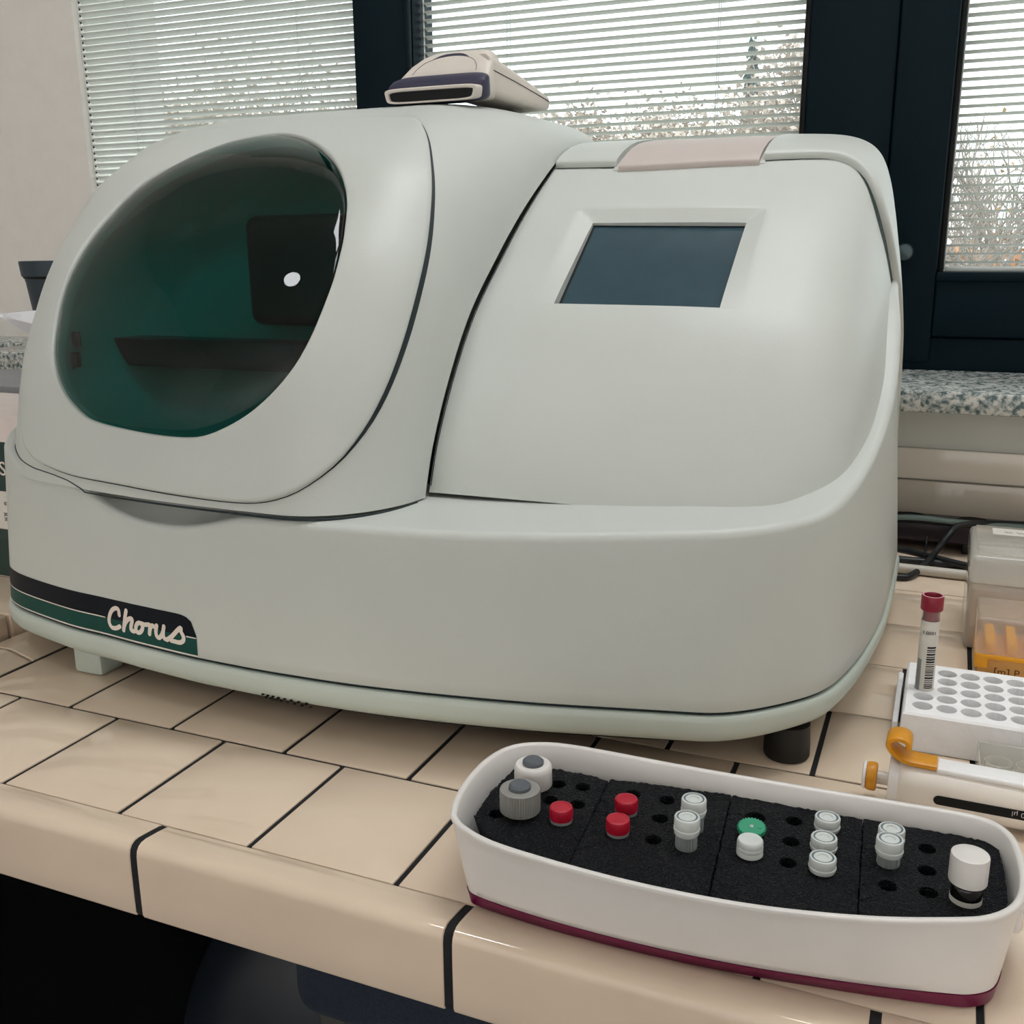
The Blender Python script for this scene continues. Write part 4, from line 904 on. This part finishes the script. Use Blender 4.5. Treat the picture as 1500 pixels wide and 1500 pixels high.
# ------------------------------------------------------------------ tube rack and blood tube
RK = thing('tube_rack', 'white foam plastic tube rack with rows of round holes', 'rack', (.638, .324, 0))
def holed_slab(x0, x1, y0, y1, zt, zb, holes, r, zh):
    bm = bmesh.new(); E_ = []
    def loop(pts):
        vs = [bm.verts.new(p) for p in pts]; return vs
    cr = .0015
    o_ = [(x0, y0), (x1, y0), (x1, y1), (x0, y1)]; tp = loop([(a, b, zt) for a, b in o_]); md = loop([(a + (-cr if a == x0 else cr), b + (-cr if b == y0 else cr), zt - .0015) for a, b in o_]); bt = loop([(a + (-cr - .0015 if a == x0 else cr + .0015), b + (-cr - .0015 if b == y0 else cr + .0015), zb) for a, b in o_])
    for i in range(4):
        E_.append(bm.edges.new((tp[i], tp[(i + 1) % 4])))
        bm.faces.new((tp[(i + 1) % 4], tp[i], md[i], md[(i + 1) % 4])); bm.faces.new((md[(i + 1) % 4], md[i], bt[i], bt[(i + 1) % 4]))
    bm.faces.new(bt[::-1])
    for hx, hy in holes:
        t_ = loop([(hx + r * math.cos(a), hy + r * math.sin(a), zt) for a in np.linspace(0, 2 * math.pi, 24, endpoint=False)]); u_ = loop([(hx + r * .93 * math.cos(a), hy + r * .93 * math.sin(a), zh) for a in np.linspace(0, 2 * math.pi, 24, endpoint=False)])
        for i in range(24): E_.append(bm.edges.new((t_[i], t_[(i + 1) % 24]))); bm.faces.new((t_[(i + 1) % 24], t_[i], u_[i], u_[(i + 1) % 24]))
        bm.faces.new(u_)
    bmesh.ops.triangle_fill(bm, use_beauty=True, edges=E_); bm.verts.index_update()
    mb = MB().add([tuple(v.co) for v in bm.verts], [tuple(v.index for v in f.verts) for f in bm.faces]); bm.free(); return mb
hl = [(.5648 + i * .0158, .2915 + j * .0166) for i in range(10) for j in range(5)]
build('rack_block', holed_slab(.5535, .7165, .2775, .3720, .0280, .0006, hl, .0068, .012), M_STYRO, RK, angle=30)
o = tag(build('plastic_strip', MB().rbox((.5455, .292, .0004), (.5495, .388, .0125), .0012, 2), M_STYRO), 'thin white plastic strip standing along the tube rack end', 'strip')
BTb = thing('blood_tube', 'blood sample tube with dark red cap and barcode label in the rack', 'tube', (.5648, .3247, .012))
x, y = .5648, .3247
build('tube_glass', MB().lathe([(0, .0122), (.003, .0126), (.0056, .0150), (.0062, .019), (.0062, .0905)], 28, (x, y, 0)), M_TUBE, BTb)
TL = build('tube_label', MB().lathe([(.0063, .022), (.0064, .022), (.0064, .0815), (.0063, .0815)], 36, (x, y, 0), ring=True), M_LABEL, BTb)
CPB = build('cap', MB().lathe([(0, .0790), (.0052, .0790), (.0056, .0795), (.0054, .083), (.0056, .0885), (.0060, .0890), (.0074, .0893), (.0077, .0900), (.0077, .0995), (.0074, .1003), (.0064, .1003), (.0061, .0998), (.0061, .0935), (0, .0930)], 36, (x, y, 0)), M_DRED, BTb)
build('cap_rim', MB().lathe([(.0073, .1002), (.0071, .1005), (.0066, .1005), (.0063, .1002)], 36, (x, y, 0), ring=True), mat('pale_cap_rim', 'D8A7B0', .4), CPB)
def on_tube(a, z, r=.00652): return (x + r * math.sin(a), y - r * math.cos(a), z)
mb = MB()
z_ = .030
for k in range(20):
    h_ = random.choice((.0006, .0009, .0014)); P = [[on_tube(a, zz) for a in np.linspace(-.05, .95, 7)] for zz in (z_, z_ + h_)]; mb.grid(P); z_ += h_ + random.choice((.0006, .0009))
    if z_ > .066: break
build('barcode', mb, M_INK, TL, recalc=False)
mb = MB(); P = [[on_tube(a, zz) for a in np.linspace(-1.15, -.55, 5)] for zz in (.024, .052)]; mb.grid(P); build('label_grey_print', mb, mat('grey_print', '8C8F90', .7), TL, recalc=False)  # grey patch on the side of the label
tm = text_mb('1.0001', .0036, Matrix.Identity(4), .0001); tm.v = [on_tube((p[0] - .0055) / .0064 + .1, .0718 + p[1], .0066 + p[2]) for p in tm.v]; build('label_number', tm, M_INK, TL, smooth=False, recalc=False)

# ------------------------------------------------------------------ pipette lying behind the tray
PP = thing('pipette', 'white and orange pipette lying behind the long tray', 'pipette', (.60, .195, .016)); PM = Matrix.Translation((.5455, .1955, .0165)) @ Matrix.Rotation(math.radians(-1.5), 4, 'Z')
def ell(xx, ry, rz, zc=0., n=28, p=2.4):
    r = []
    for k in range(n):
        a = 2 * math.pi * k / n; c, s = math.cos(a), math.sin(a); r.append((xx, ry * math.copysign(abs(c) ** (2 / p), c), zc + rz * math.copysign(abs(s) ** (2 / p), s)))
    return r
def pp(name, mb, m_, **k): return build(name, mb.xform(PM), m_, PP, **k)
bodyR = [(.0085, .0125, .0135), (.0105, .0138, .0148), (.016, .0142, .0152), (.03, .0140, .0152), (.06, .0134, .0150), (.10, .0125, .0145), (.14, .0110, .013), (.17, .0085, .0095), (.185, .006, .0065)]
pp('handle_body', MB().loft([ell(*q) for q in bodyR]), M_PIPW, angle=50)
pp('collar', MB().grid([ell(.0090, .0128, .0138), ell(.0035, .0135, .0160, .001), ell(.0030, .0128, .0152, .001), ell(.0090, .0105, .0115), ell(.0092, .003, .003)], cv=True), M_PIPW2, angle=50)
pp('plunger_stem', MB().lathe([(.0042, -.004), (.0042, .0085)], 20, M=Matrix.Rotation(math.radians(90), 4, 'Y')), M_PIPW)
PBT = pp('plunger_button', MB().lathe([(0, -.0105), (.0075, -.0105), (.0088, -.0098), (.0092, -.008), (.0092, -.0055), (.0086, -.0042), (0, -.004)], 32, M=Matrix.Rotation(math.radians(90), 4, 'Y')), M_ORANGE)
pp('button_cap', MB().lathe([(0, -.0128), (.0072, -.0128), (.0086, -.0122), (.0090, -.0108), (.0076, -.0102), (0, -.0102)], 32, M=Matrix.Rotation(math.radians(90), 4, 'Y')), M_PIPW2)
# finger hook: a band along the top that curls up at the button end
path = [(.0300, .0168), (.020, .0170), (.0125, .0178), (.0065, .0205), (.0025, .0245), (.0015, .0285), (.0042, .0312), (.0088, .0318), (.0125, .0300), (.0132, .0262)]
path = catm(path, 4); rings = []
for i, (a_, b_) in enumerate(path):
    q = i / (len(path) - 1); hw = .0088 if q > .3 else .0078 + .001 * q / .3; tz = path[min(i + 1, len(path) - 1)] - path[max(i - 1, 0)]; tz = tz / np.linalg.norm(tz); nz = np.array([-tz[1], tz[0]]); th = .0018
    rings.append([(a_ + nz[0] * s_ * th, c_ * hw, b_ + nz[1] * s_ * th) for c_, s_ in ((-1, -.6), (-1, .6), (-.85, 1), (.85, 1), (1, .6), (1, -.6), (.85, -1), (-.85, -1))])
pp('finger_hook', MB().loft(rings), M_ORANGE, angle=50)
pp('top_strip', MB().rbox((.0298, -.0080, .0135), (.165, .0080, .0172), .0016, 3), M_PIPW2)
def on_side(xx, zc, off=.0003):   # a point on the front flank of the body
    ry, rz = float(np.interp(xx, [q[0] for q in bodyR], [q[1] for q in bodyR])), float(np.interp(xx, [q[0] for q in bodyR], [q[2] for q in bodyR]))
    s = min(.999, abs(zc) / rz); c = (1 - s ** 2.4) ** (1 / 2.4); return (xx, -ry * c - off, zc)
mb = MB(); G = []
for xx in [.030 + .003 * (1 - math.cos(q_)) for q_ in np.linspace(0, math.pi / 2, 10)] + list(np.linspace(.036, .155, 30)):
    e_ = min(1, (xx - .030) / .003); hh = .0031 * math.sqrt(max(0.0004, 1 - (1 - e_) ** 2)); G.append([on_side(xx, -.0005 + hh * q) for q in (-1, -.5, 0, .5, 1)])
pp('volume_stripe', MB().grid(G), M_GASK, recalc=False)
tm = text_mb('100 \u00b5l', .0048, Matrix.Identity(4), .0001); mx_ = max(p[0] for p in tm.v); tm.v = [on_side(.0735 + (mx_ - p[0]), .0014 - p[1], .0006) for p in tm.v]; pp('volume_lettering', tm, M_PIPW2, smooth=False, recalc=False)

# clear compartment tray behind the pipette
CT = thing('clear_tray', 'small translucent compartment tray between the rack and the pipette', 'tray', (.66, .246, 0))
mb = MB().rbox((.601, .225, .0005), (.72, .266, .0030), .001, 2); build('tray_floor', mb, M_TRAY, CT)
for (a, b) in (((.601, .225, .003), (.72, .2262, .0200)), ((.601, .2648, .003), (.72, .266, .0200)), ((.601, .2262, .003), (.6022, .2648, .0200)), ((.7188, .2262, .003), (.72, .2648, .0200))): build('tray_wall', MB().rbox(a, b, .0005, 1), M_TRAY, CT)
for k in range(6): build('compartment', MB().lathe([(.0080, .0032), (.0084, .004), (.0084, .0170), (.0080, .0172), (.0078, .0168), (.0078, .0045), (0, .0042)], 24, (.6135 + k * .0186, .2455, 0)), M_TRAY, CT)

# ------------------------------------------------------------------ pipette tip boxes
def hollow(mbx, a, b, th=.0012, r=.004, open_bottom=True):
    return mbx.rbox(a, b, r, 3)
B1 = thing('tip_box', 'tall milky plastic tip box with a paper label, behind the yellow racked box', 'box', (.66, .545, 0))
build('box_base', MB().rbox((.594, .4915, .0008), (.735, .598, .0600), .005, 3), M_BOXCL, B1)
BLD = build('box_lid', MB().rbox((.5932, .4907, .0605), (.7358, .5988, .0865), .005, 3), M_BOXCL, B1)
build('lid_rim', MB().rbox((.5985, .4955, .0862), (.7305, .594, .0880), .0008, 2), M_LIDCL, BLD)
LLB = build('lid_label', MB().rbox((.612, .563, .0878), (.70, .585, .0884), .0002, 1), M_LABEL, BLD)
mb = MB()
for q_ in range(7):
    x_ = .622 + q_ * .010; mb.tube([(x_ + .0012 * k_, .571 + .0022 * math.sin(k_ * 2.1 + q_), .0886) for k_ in range(6)], .00035, 4)
build('label_writing', mb, M_TEAL, BLD, recalc=False)
build('tip_rack', MB().rbox((.599, .497, .0018), (.730, .593, .034), .003, 2), M_TAN, B1)
B2 = thing('yellow_tip_box', 'small tip box with yellow rack under a clear lid, in front of the milky box', 'box', (.66, .456, 0))
build('box_base', MB().rbox((.6040, .4325, .0006), (.735, .4840, .0165), .002, 2), M_TAN, B2)
mb = MB().rbox((.6015, .4300, .0165), (.7375, .4860, .0200), .0012, 2); mb.rbox((.6015, .4300, .0085), (.6120, .4860, .0175), .0012, 2)
YR = build('yellow_rack', mb, M_YEL, B2)
for k in range(8): build('tip_holder', MB().rbox((.6085 + k * .0160, .4345, .0200), (.6165 + k * .0160, .4815, .0300), .001, 1), M_YEL, YR)
build('clear_lid', MB().rbox((.6008, .4292, .0202), (.7382, .4868, .0520), .003, 3), M_LIDCL, B2)
tm = text_mb('[m] P 20  2-20 w', .0088, Matrix.Translation((.6165, .43235, .0035)) @ Matrix.Rotation(math.radians(90), 4, 'X'), .0001); build('box_lettering', tm, M_BROWN, B2, smooth=False, recalc=False)

# ------------------------------------------------------------------ cables and power strip at the wall
def cable(name, lbl, pts, r, m_, cat='cable', group=None):
    return tag(build(name, MB().tube(catm(pts, 8), r, 10), m_), lbl, cat, group)
PS = thing('power_strip', 'dark purple power strip lying at the back of the bench', 'power strip', (.6, .815, 0))
SBD = build('strip_body', MB().rbox((.36, .792, .0125), (.86, .838, .036), .004, 3), M_STRIP, PS)
for xx in (.40, .60, .82): build('strip_foot', MB().rbox((xx - .006, .798, .0004), (xx + .006, .832, .013), .001, 1), M_BLACK, PS)
for k in range(7): build('socket', MB().lathe([(.017, .0355), (.018, .0368), (.0165, .0370), (.016, .0362), (0, .0362)], 24, (.40 + k * .068, .815, 0)), M_GASK, SBD)
cable('grey_cable', 'grey cable draped over the dark power strip', [(.30, .80, .030), (.42, .795, .040), (.50, .790, .0385), (.545, .788, .0415), (.60, .789, .0400), (.70, .795, .0400), (.80, .80, .0395), (.9, .82, .02)], .0032, M_TEAL)
cable('black_cable', 'black cable curling from behind the analyser up over the strip', [(.42, .655, .0042), (.50, .660, .0042), (.5282, .6709, .0042), (.5415, .676, .0042), (.553, .705, .0060), (.566, .745, .014), (.578, .775, .027), (.588, .785, .037), (.615, .79, .041), (.66, .80, .0415)], .0036, M_CABLE, group='black cables')
cable('black_cable', 'uppermost straight black cable sloping across the bench under the strip', [(.40, .775, .0066), (.48, .770, .0086), (.526, .764, .0086), (.556, .748, .0090), (.60, .725, .0085), (.66, .705, .0070), (.75, .70, .0042)], .0036, M_CABLE, group='black cables')
cable('black_cable', 'thick black cable running level just behind the white conduit', [(.40, .732, .0046), (.526, .736, .0046), (.56, .738, .0046), (.60, .736, .0046), (.75, .74, .0046)], .0042, M_CABLE, group='black cables')
cable('thin_black_wire', 'thin black wire hanging down from the strip over the cables', [(.556, .789, .020), (.5562, .780, .012), (.5563, .768, .0145), (.5562, .750, .0145), (.5560, .738, .0105)], .0012, M_CABLE)
tag(build('white_conduit', MB().tube([(.20, .7060, .0058), (.528, .7000, .0058), (.596, .6980, .0058), (1.0, .6900, .0058)], .0055, 12), M_CONDUIT), 'white round conduit lying across the bench in front of the black cables', 'conduit')

# ------------------------------------------------------------------ behind the analyser, at the window pier
PT = thing('plant_pot', 'dark navy pot with a wide rim in front of the pale pier', 'pot', (-.755, .83, .19))
PBD = build('pot_body', MB().lathe([(0, .1915), (.040, .1915), (.043, .194), (.0555, .300), (.0555, .308)], 36, (-.755, .83, 0)), M_POT, PT)
build('pot_rim', MB().lathe([(.0555, .3055), (.0605, .3075), (.0625, .328), (.0620, .3305), (.0590, .3305), (.057, .326), (.056, .30)], 36, (-.755, .83, 0)), M_POT, PT)
build('pot_band', MB().lathe([(.0568, .3035), (.0572, .3035), (.0600, .3085), (.0596, .3085)], 36, (-.755, .83, 0), ring=True), M_GASK, PBD)
build('pot_soil', MB().lathe([(0, .3145), (.0575, .314)], 30, (-.755, .83, 0)), M_BARK, PT)
struct('window_sill.002', MB().rbox((-.90, .76, .150), (-.62, .888, .1905), .003, 2), M_GRANITE)
# white tissue tip
TS = thing('tissue', 'pointed white paper tissue sticking out behind the analyser', 'tissue', (-.55, .60, .1))
mb = MB(); tipp = np.array([-.6319, .6, .2630]); G = []
for q in np.linspace(0, 1, 12):
    up = np.array([-.6319 + .10 * q, .6, .2630 + .0072 * math.sin(q * 1.5)]); lo = np.array([-.6319 + .075 * q, .59, .2630 - .034 * q ** .9]); mid = (up + lo) / 2 + np.array([0, -.012 * math.sin(q * 2.2), 0])
    G.append([up, (up + mid) / 2 + [0, -.003, .002], mid, (mid + lo) / 2, lo])
G = np.array(G); mb.grid(G); mb.grid(G + [0, .003, -.001]); build('tissue_sheet', mb, M_TISSUE, TS, recalc=False)
build('tissue_box', MB().rbox((-.56, .57, .0240), (-.36, .69, .232), .004, 2), M_GREYBOX, TS)

# carton and grey housing on the neighbouring bench
CN = thing('reagent_carton', 'white carton with dark green bands and printed label standing behind the analyser', 'carton', (-.36, .32, .0238))
cx0, cx1, cy = -.47, -.255, .277
build('carton_body', MB().rbox((cx0, cy, .0242), (cx1, .40, .1915), .0012, 2), M_CARTON, CN)
build('print_band', MB().box((cx0 + .001, cy - .0004, .115), (cx1 - .001, cy, .1650)), M_CGREEN, CN, smooth=False)
build('print_band', MB().box((cx0 + .001, cy - .0004, .0256), (cx1 - .001, cy, .0755)), M_CGREEN, CN, smooth=False)
build('print_label', MB().box((cx0 + .03, cy - .0003, .0765), (cx1 - .001, cy, .114)), M_LABEL, CN, smooth=False)
RX = Matrix.Rotation(math.radians(90), 4, 'X')
def ctext(s, size, right, z, m_):
    tm = text_mb(s, size, Matrix.Identity(4), .0001); mx_ = max(p[0] for p in tm.v); tm.v = [(right - mx_ + p[0], cy - .0006 - p[2], z + p[1]) for p in tm.v]; build('carton_print', tm, m_, CN, smooth=False, recalc=False)
ctext('CHORUS', .020, -.2850, .1315, M_LETTER)
for s_, z_ in (('D', .1065), ('074', .1008), ('7', .0952), ('2024', .0896), ('2025', .0846), ('en', .0800)): ctext(s_, .0052, -.2855, z_, M_INK)
for s_, z_ in (('ees', .0512), ('ser', .0462), ('n', .0380)): ctext(s_, .0058, -.2870, z_, M_LETTER)
tag(build('grey_housing', MB().rbox((-.80, .42, .0238), (-.36, .55, .1960), .004, 2), M_GREYBOX), 'flat grey housing behind the white and green carton', 'housing')

# ------------------------------------------------------------------ chair pushed under the bench
OC = thing('office_chair', 'dark navy chair with fabric seat pushed under the bench', 'chair', (.30, .26, -.90))
build('seat_cushion', MB().rbox((.1535, .085, -.205), (.56, .47, -.115), .022, 5), M_CHAIRF, OC)
rings = []
for q in np.linspace(-1, 1, 17):
    zc = -.355; a_ = math.sqrt(max(.02, 1 - abs(q) ** 2.6)); rings.append([(.085 + .05 * max(0, q) + .125 * a_ * math.cos(2 * math.pi * k / 36), .20 + .09 * a_ * math.sin(2 * math.pi * k / 36), zc + .20 * q) for k in range(36)])
build('backrest_shell', MB().loft(rings), M_CHAIRP, OC, angle=60)
build('seat_bracket', MB().rbox((.162, .110, -.245), (.186, .30, -.203), .004, 2), M_STEEL, OC)
build('gas_column', MB().lathe([(.022, -.80), (.022, -.45), (.015, -.45), (.015, -.205)], 20, (.34, .28, 0)), M_STEEL, OC)
for k in range(5):
    a = 2 * math.pi * k / 5 + .3; e = (.34 + .24 * math.cos(a), .28 + .24 * math.sin(a), -.845)
    build('base_leg', MB().tube([(.34, .28, -.80), e], [.020, .014], 10), M_CHAIRP, OC); build('caster', MB().lathe([(0, -.012), (.024, -.012), (.027, 0), (.024, .012), (0, .012)], 18, (e[0], e[1], -.873), Matrix.Rotation(math.radians(90), 3, 'X')), M_BLACK, OC)

# ------------------------------------------------------------------ outdoors
struct('ground', MB().box((-120, 2.5, -4.2), (120, 260, -4.0)), M_GROUND)
def tree(lbl, x, y, h, z0=-4.0, spread=.5, m_=None, leaves=0, seed=1, depth=6, r0=None, group='bare trees outside the windows', lm=None):
    rnd = random.Random(seed); t = thing('bare_tree', lbl, 'tree', (x, y, z0), group); mb = MB(); tips = []
    def grow(p, d, L, r, k):
        q = p + d * L; mid = (p + q) / 2 + Vector((rnd.uniform(-1, 1), rnd.uniform(-1, 1), 0)) * L * .05
        mb.tube([p, mid, q], [r, r * .85, r * .7], 4 if k > 1 else 7, cap=False)
        if k >= depth: tips.append(q); return
        for b in range(3 if k > 0 else 4):
            v = (d + Vector((rnd.uniform(-1, 1), rnd.uniform(-1, 1), rnd.uniform(-.15, .55))) * spread * 1.5).normalized(); grow(q if b else p + d * L * rnd.uniform(.6, .95), v, L * rnd.uniform(.62, .82), r * .62, k + 1)
    grow(Vector((x, y, z0)), Vector((0, 0, 1)), h * .30, r0 or h * .018, 0)
    build('branches', mb, m_ or M_TWIG, t, recalc=False)
    if leaves:
        ml = MB()
        for _ in range(leaves):
            p = rnd.choice(tips) + Vector((rnd.gauss(0, .3), rnd.gauss(0, .3), rnd.gauss(0, .25))); a = Vector((rnd.uniform(-1, 1), rnd.uniform(-1, 1), rnd.uniform(-1, 1))).normalized() * (.075 if lm else .045); b = a.cross(Vector((rnd.uniform(-1, 1), rnd.uniform(-1, 1), 1))).normalized() * (.05 if lm else .03)
            ml.add([p - a, p + b, p + a, p - b], [(0, 1, 2, 3)])
        build('leaves', ml, lm or M_LEAFY, t, recalc=False, kind='stuff')
    return t
def at(px, Y):   # world x of the line of sight through column px at the distance Y
    d = RC.T @ np.array([(px - 750) / 1498.3, (350 - 750) / 1498.3, 1.]); k = (Y - CC[1]) / d[1]; return CC[0] + d[0] * k
tree('wide bare tree filling the lower middle window beside the spruce', at(870, 20), 20, 7.9, seed=3, leaves=7000, spread=.6, lm=M_LEAFP)
tree('second bare tree overlapping the wide one in the middle window', at(975, 28), 28, 8.9, seed=5, leaves=7000, spread=.6, lm=M_LEAFP)
tree('small bare tree at the dark frame end of the middle window', at(1200, 22), 22, 7.6, seed=8, leaves=5000, spread=.4, lm=M_LEAFP)
tree('large pale bare tree behind the half closed blind', at(400, 18), 18, 8.6, seed=11, leaves=7000, spread=.6, lm=M_LEAFP)
tree('second pale bare tree behind the half closed blind near the pier', at(230, 27), 27, 9.8, seed=12, leaves=6000, spread=.6, lm=M_LEAFP)
tree('near bare tree with forked branches seen through the narrow window', at(1455, 13), 13, 6.1, seed=21, leaves=40, spread=.62, m_=M_BARK, r0=.10)
tree('yellow leaved tree at the edge of the narrow window', at(1505, 20), 20, 6.7, seed=23, leaves=260, spread=.5, m_=M_TWIG)
sp = thing('spruce_tree', 'tall thin spruce seen through the middle window', 'tree', (at(1090, 34), 34, -4.0)); mb = MB(); rnd = random.Random(4); sx0 = at(1090, 34)
for k in range(150):
    q = (k / 150) ** .9; z_ = -1.5 + q * 9.9; L = .95 * (1 - q) ** .8 * (.6 + .5 * rnd.random()) + .12
    a = k * 2.4; d = Vector((math.cos(a), math.sin(a), -.25)); s_ = Vector((-math.sin(a), math.cos(a), 0)) * .16 * (1 - .5 * q)
    p = Vector((sx0, 34, z_ * .78)); mb.add([p, p + d * L * .5 + s_ + Vector((0, 0, .1)), p + d * L, p + d * L * .5 - s_ - Vector((0, 0, .12))], [(0, 1, 2, 3)]); mb.add([p, p + d * L * .5 + Vector((0, 0, .2)), p + d * L, p + d * L * .5 - Vector((0, 0, .25))], [(0, 1, 2, 3)])
build('needles', mb, M_CONIF, sp, recalc=False, kind='stuff'); build('trunk', MB().tube([(sx0, 34, -4), (sx0, 34, 6.2)], [.15, .02], 7), M_BARK, sp)
for k, (px_, Y_, hh) in enumerate(((1393, 15.0, 4.35), (1452, 24, 4.75), (1500, 16.5, 4.45))):
    o = thing('autumn_shrub', ('orange brown rounded shrub low in the narrow window beside the dark frame', 'broad orange shrub behind the forked bare tree', 'low rusty shrub at the edge of the narrow window')[k], 'shrub', (at(px_, Y_), Y_, -4.0), 'shrubs outside')
    rnd = random.Random(30 + k); mb = MB()
    for q in range(700):
        a, b = rnd.uniform(0, 6.283), rnd.random() ** .5; R_ = 1.3 * b; p = Vector((at(px_, Y_) + R_ * math.cos(a), Y_ + R_ * math.sin(a), -4 + rnd.uniform(.1, 1) * hh * math.sqrt(max(.05, 1 - b * b * .8)))); u1 = Vector((rnd.uniform(-1, 1), rnd.uniform(-1, 1), rnd.uniform(-1, 1))).normalized() * .14; u2 = u1.cross(Vector((rnd.uniform(-1, 1), 1, rnd.uniform(-1, 1)))).normalized() * .09
        mb.add([p - u1, p + u2, p + u1, p - u2], [(0, 1, 2, 3)])
    build('foliage', mb, M_SHRUB, o, recalc=False, kind='stuff')
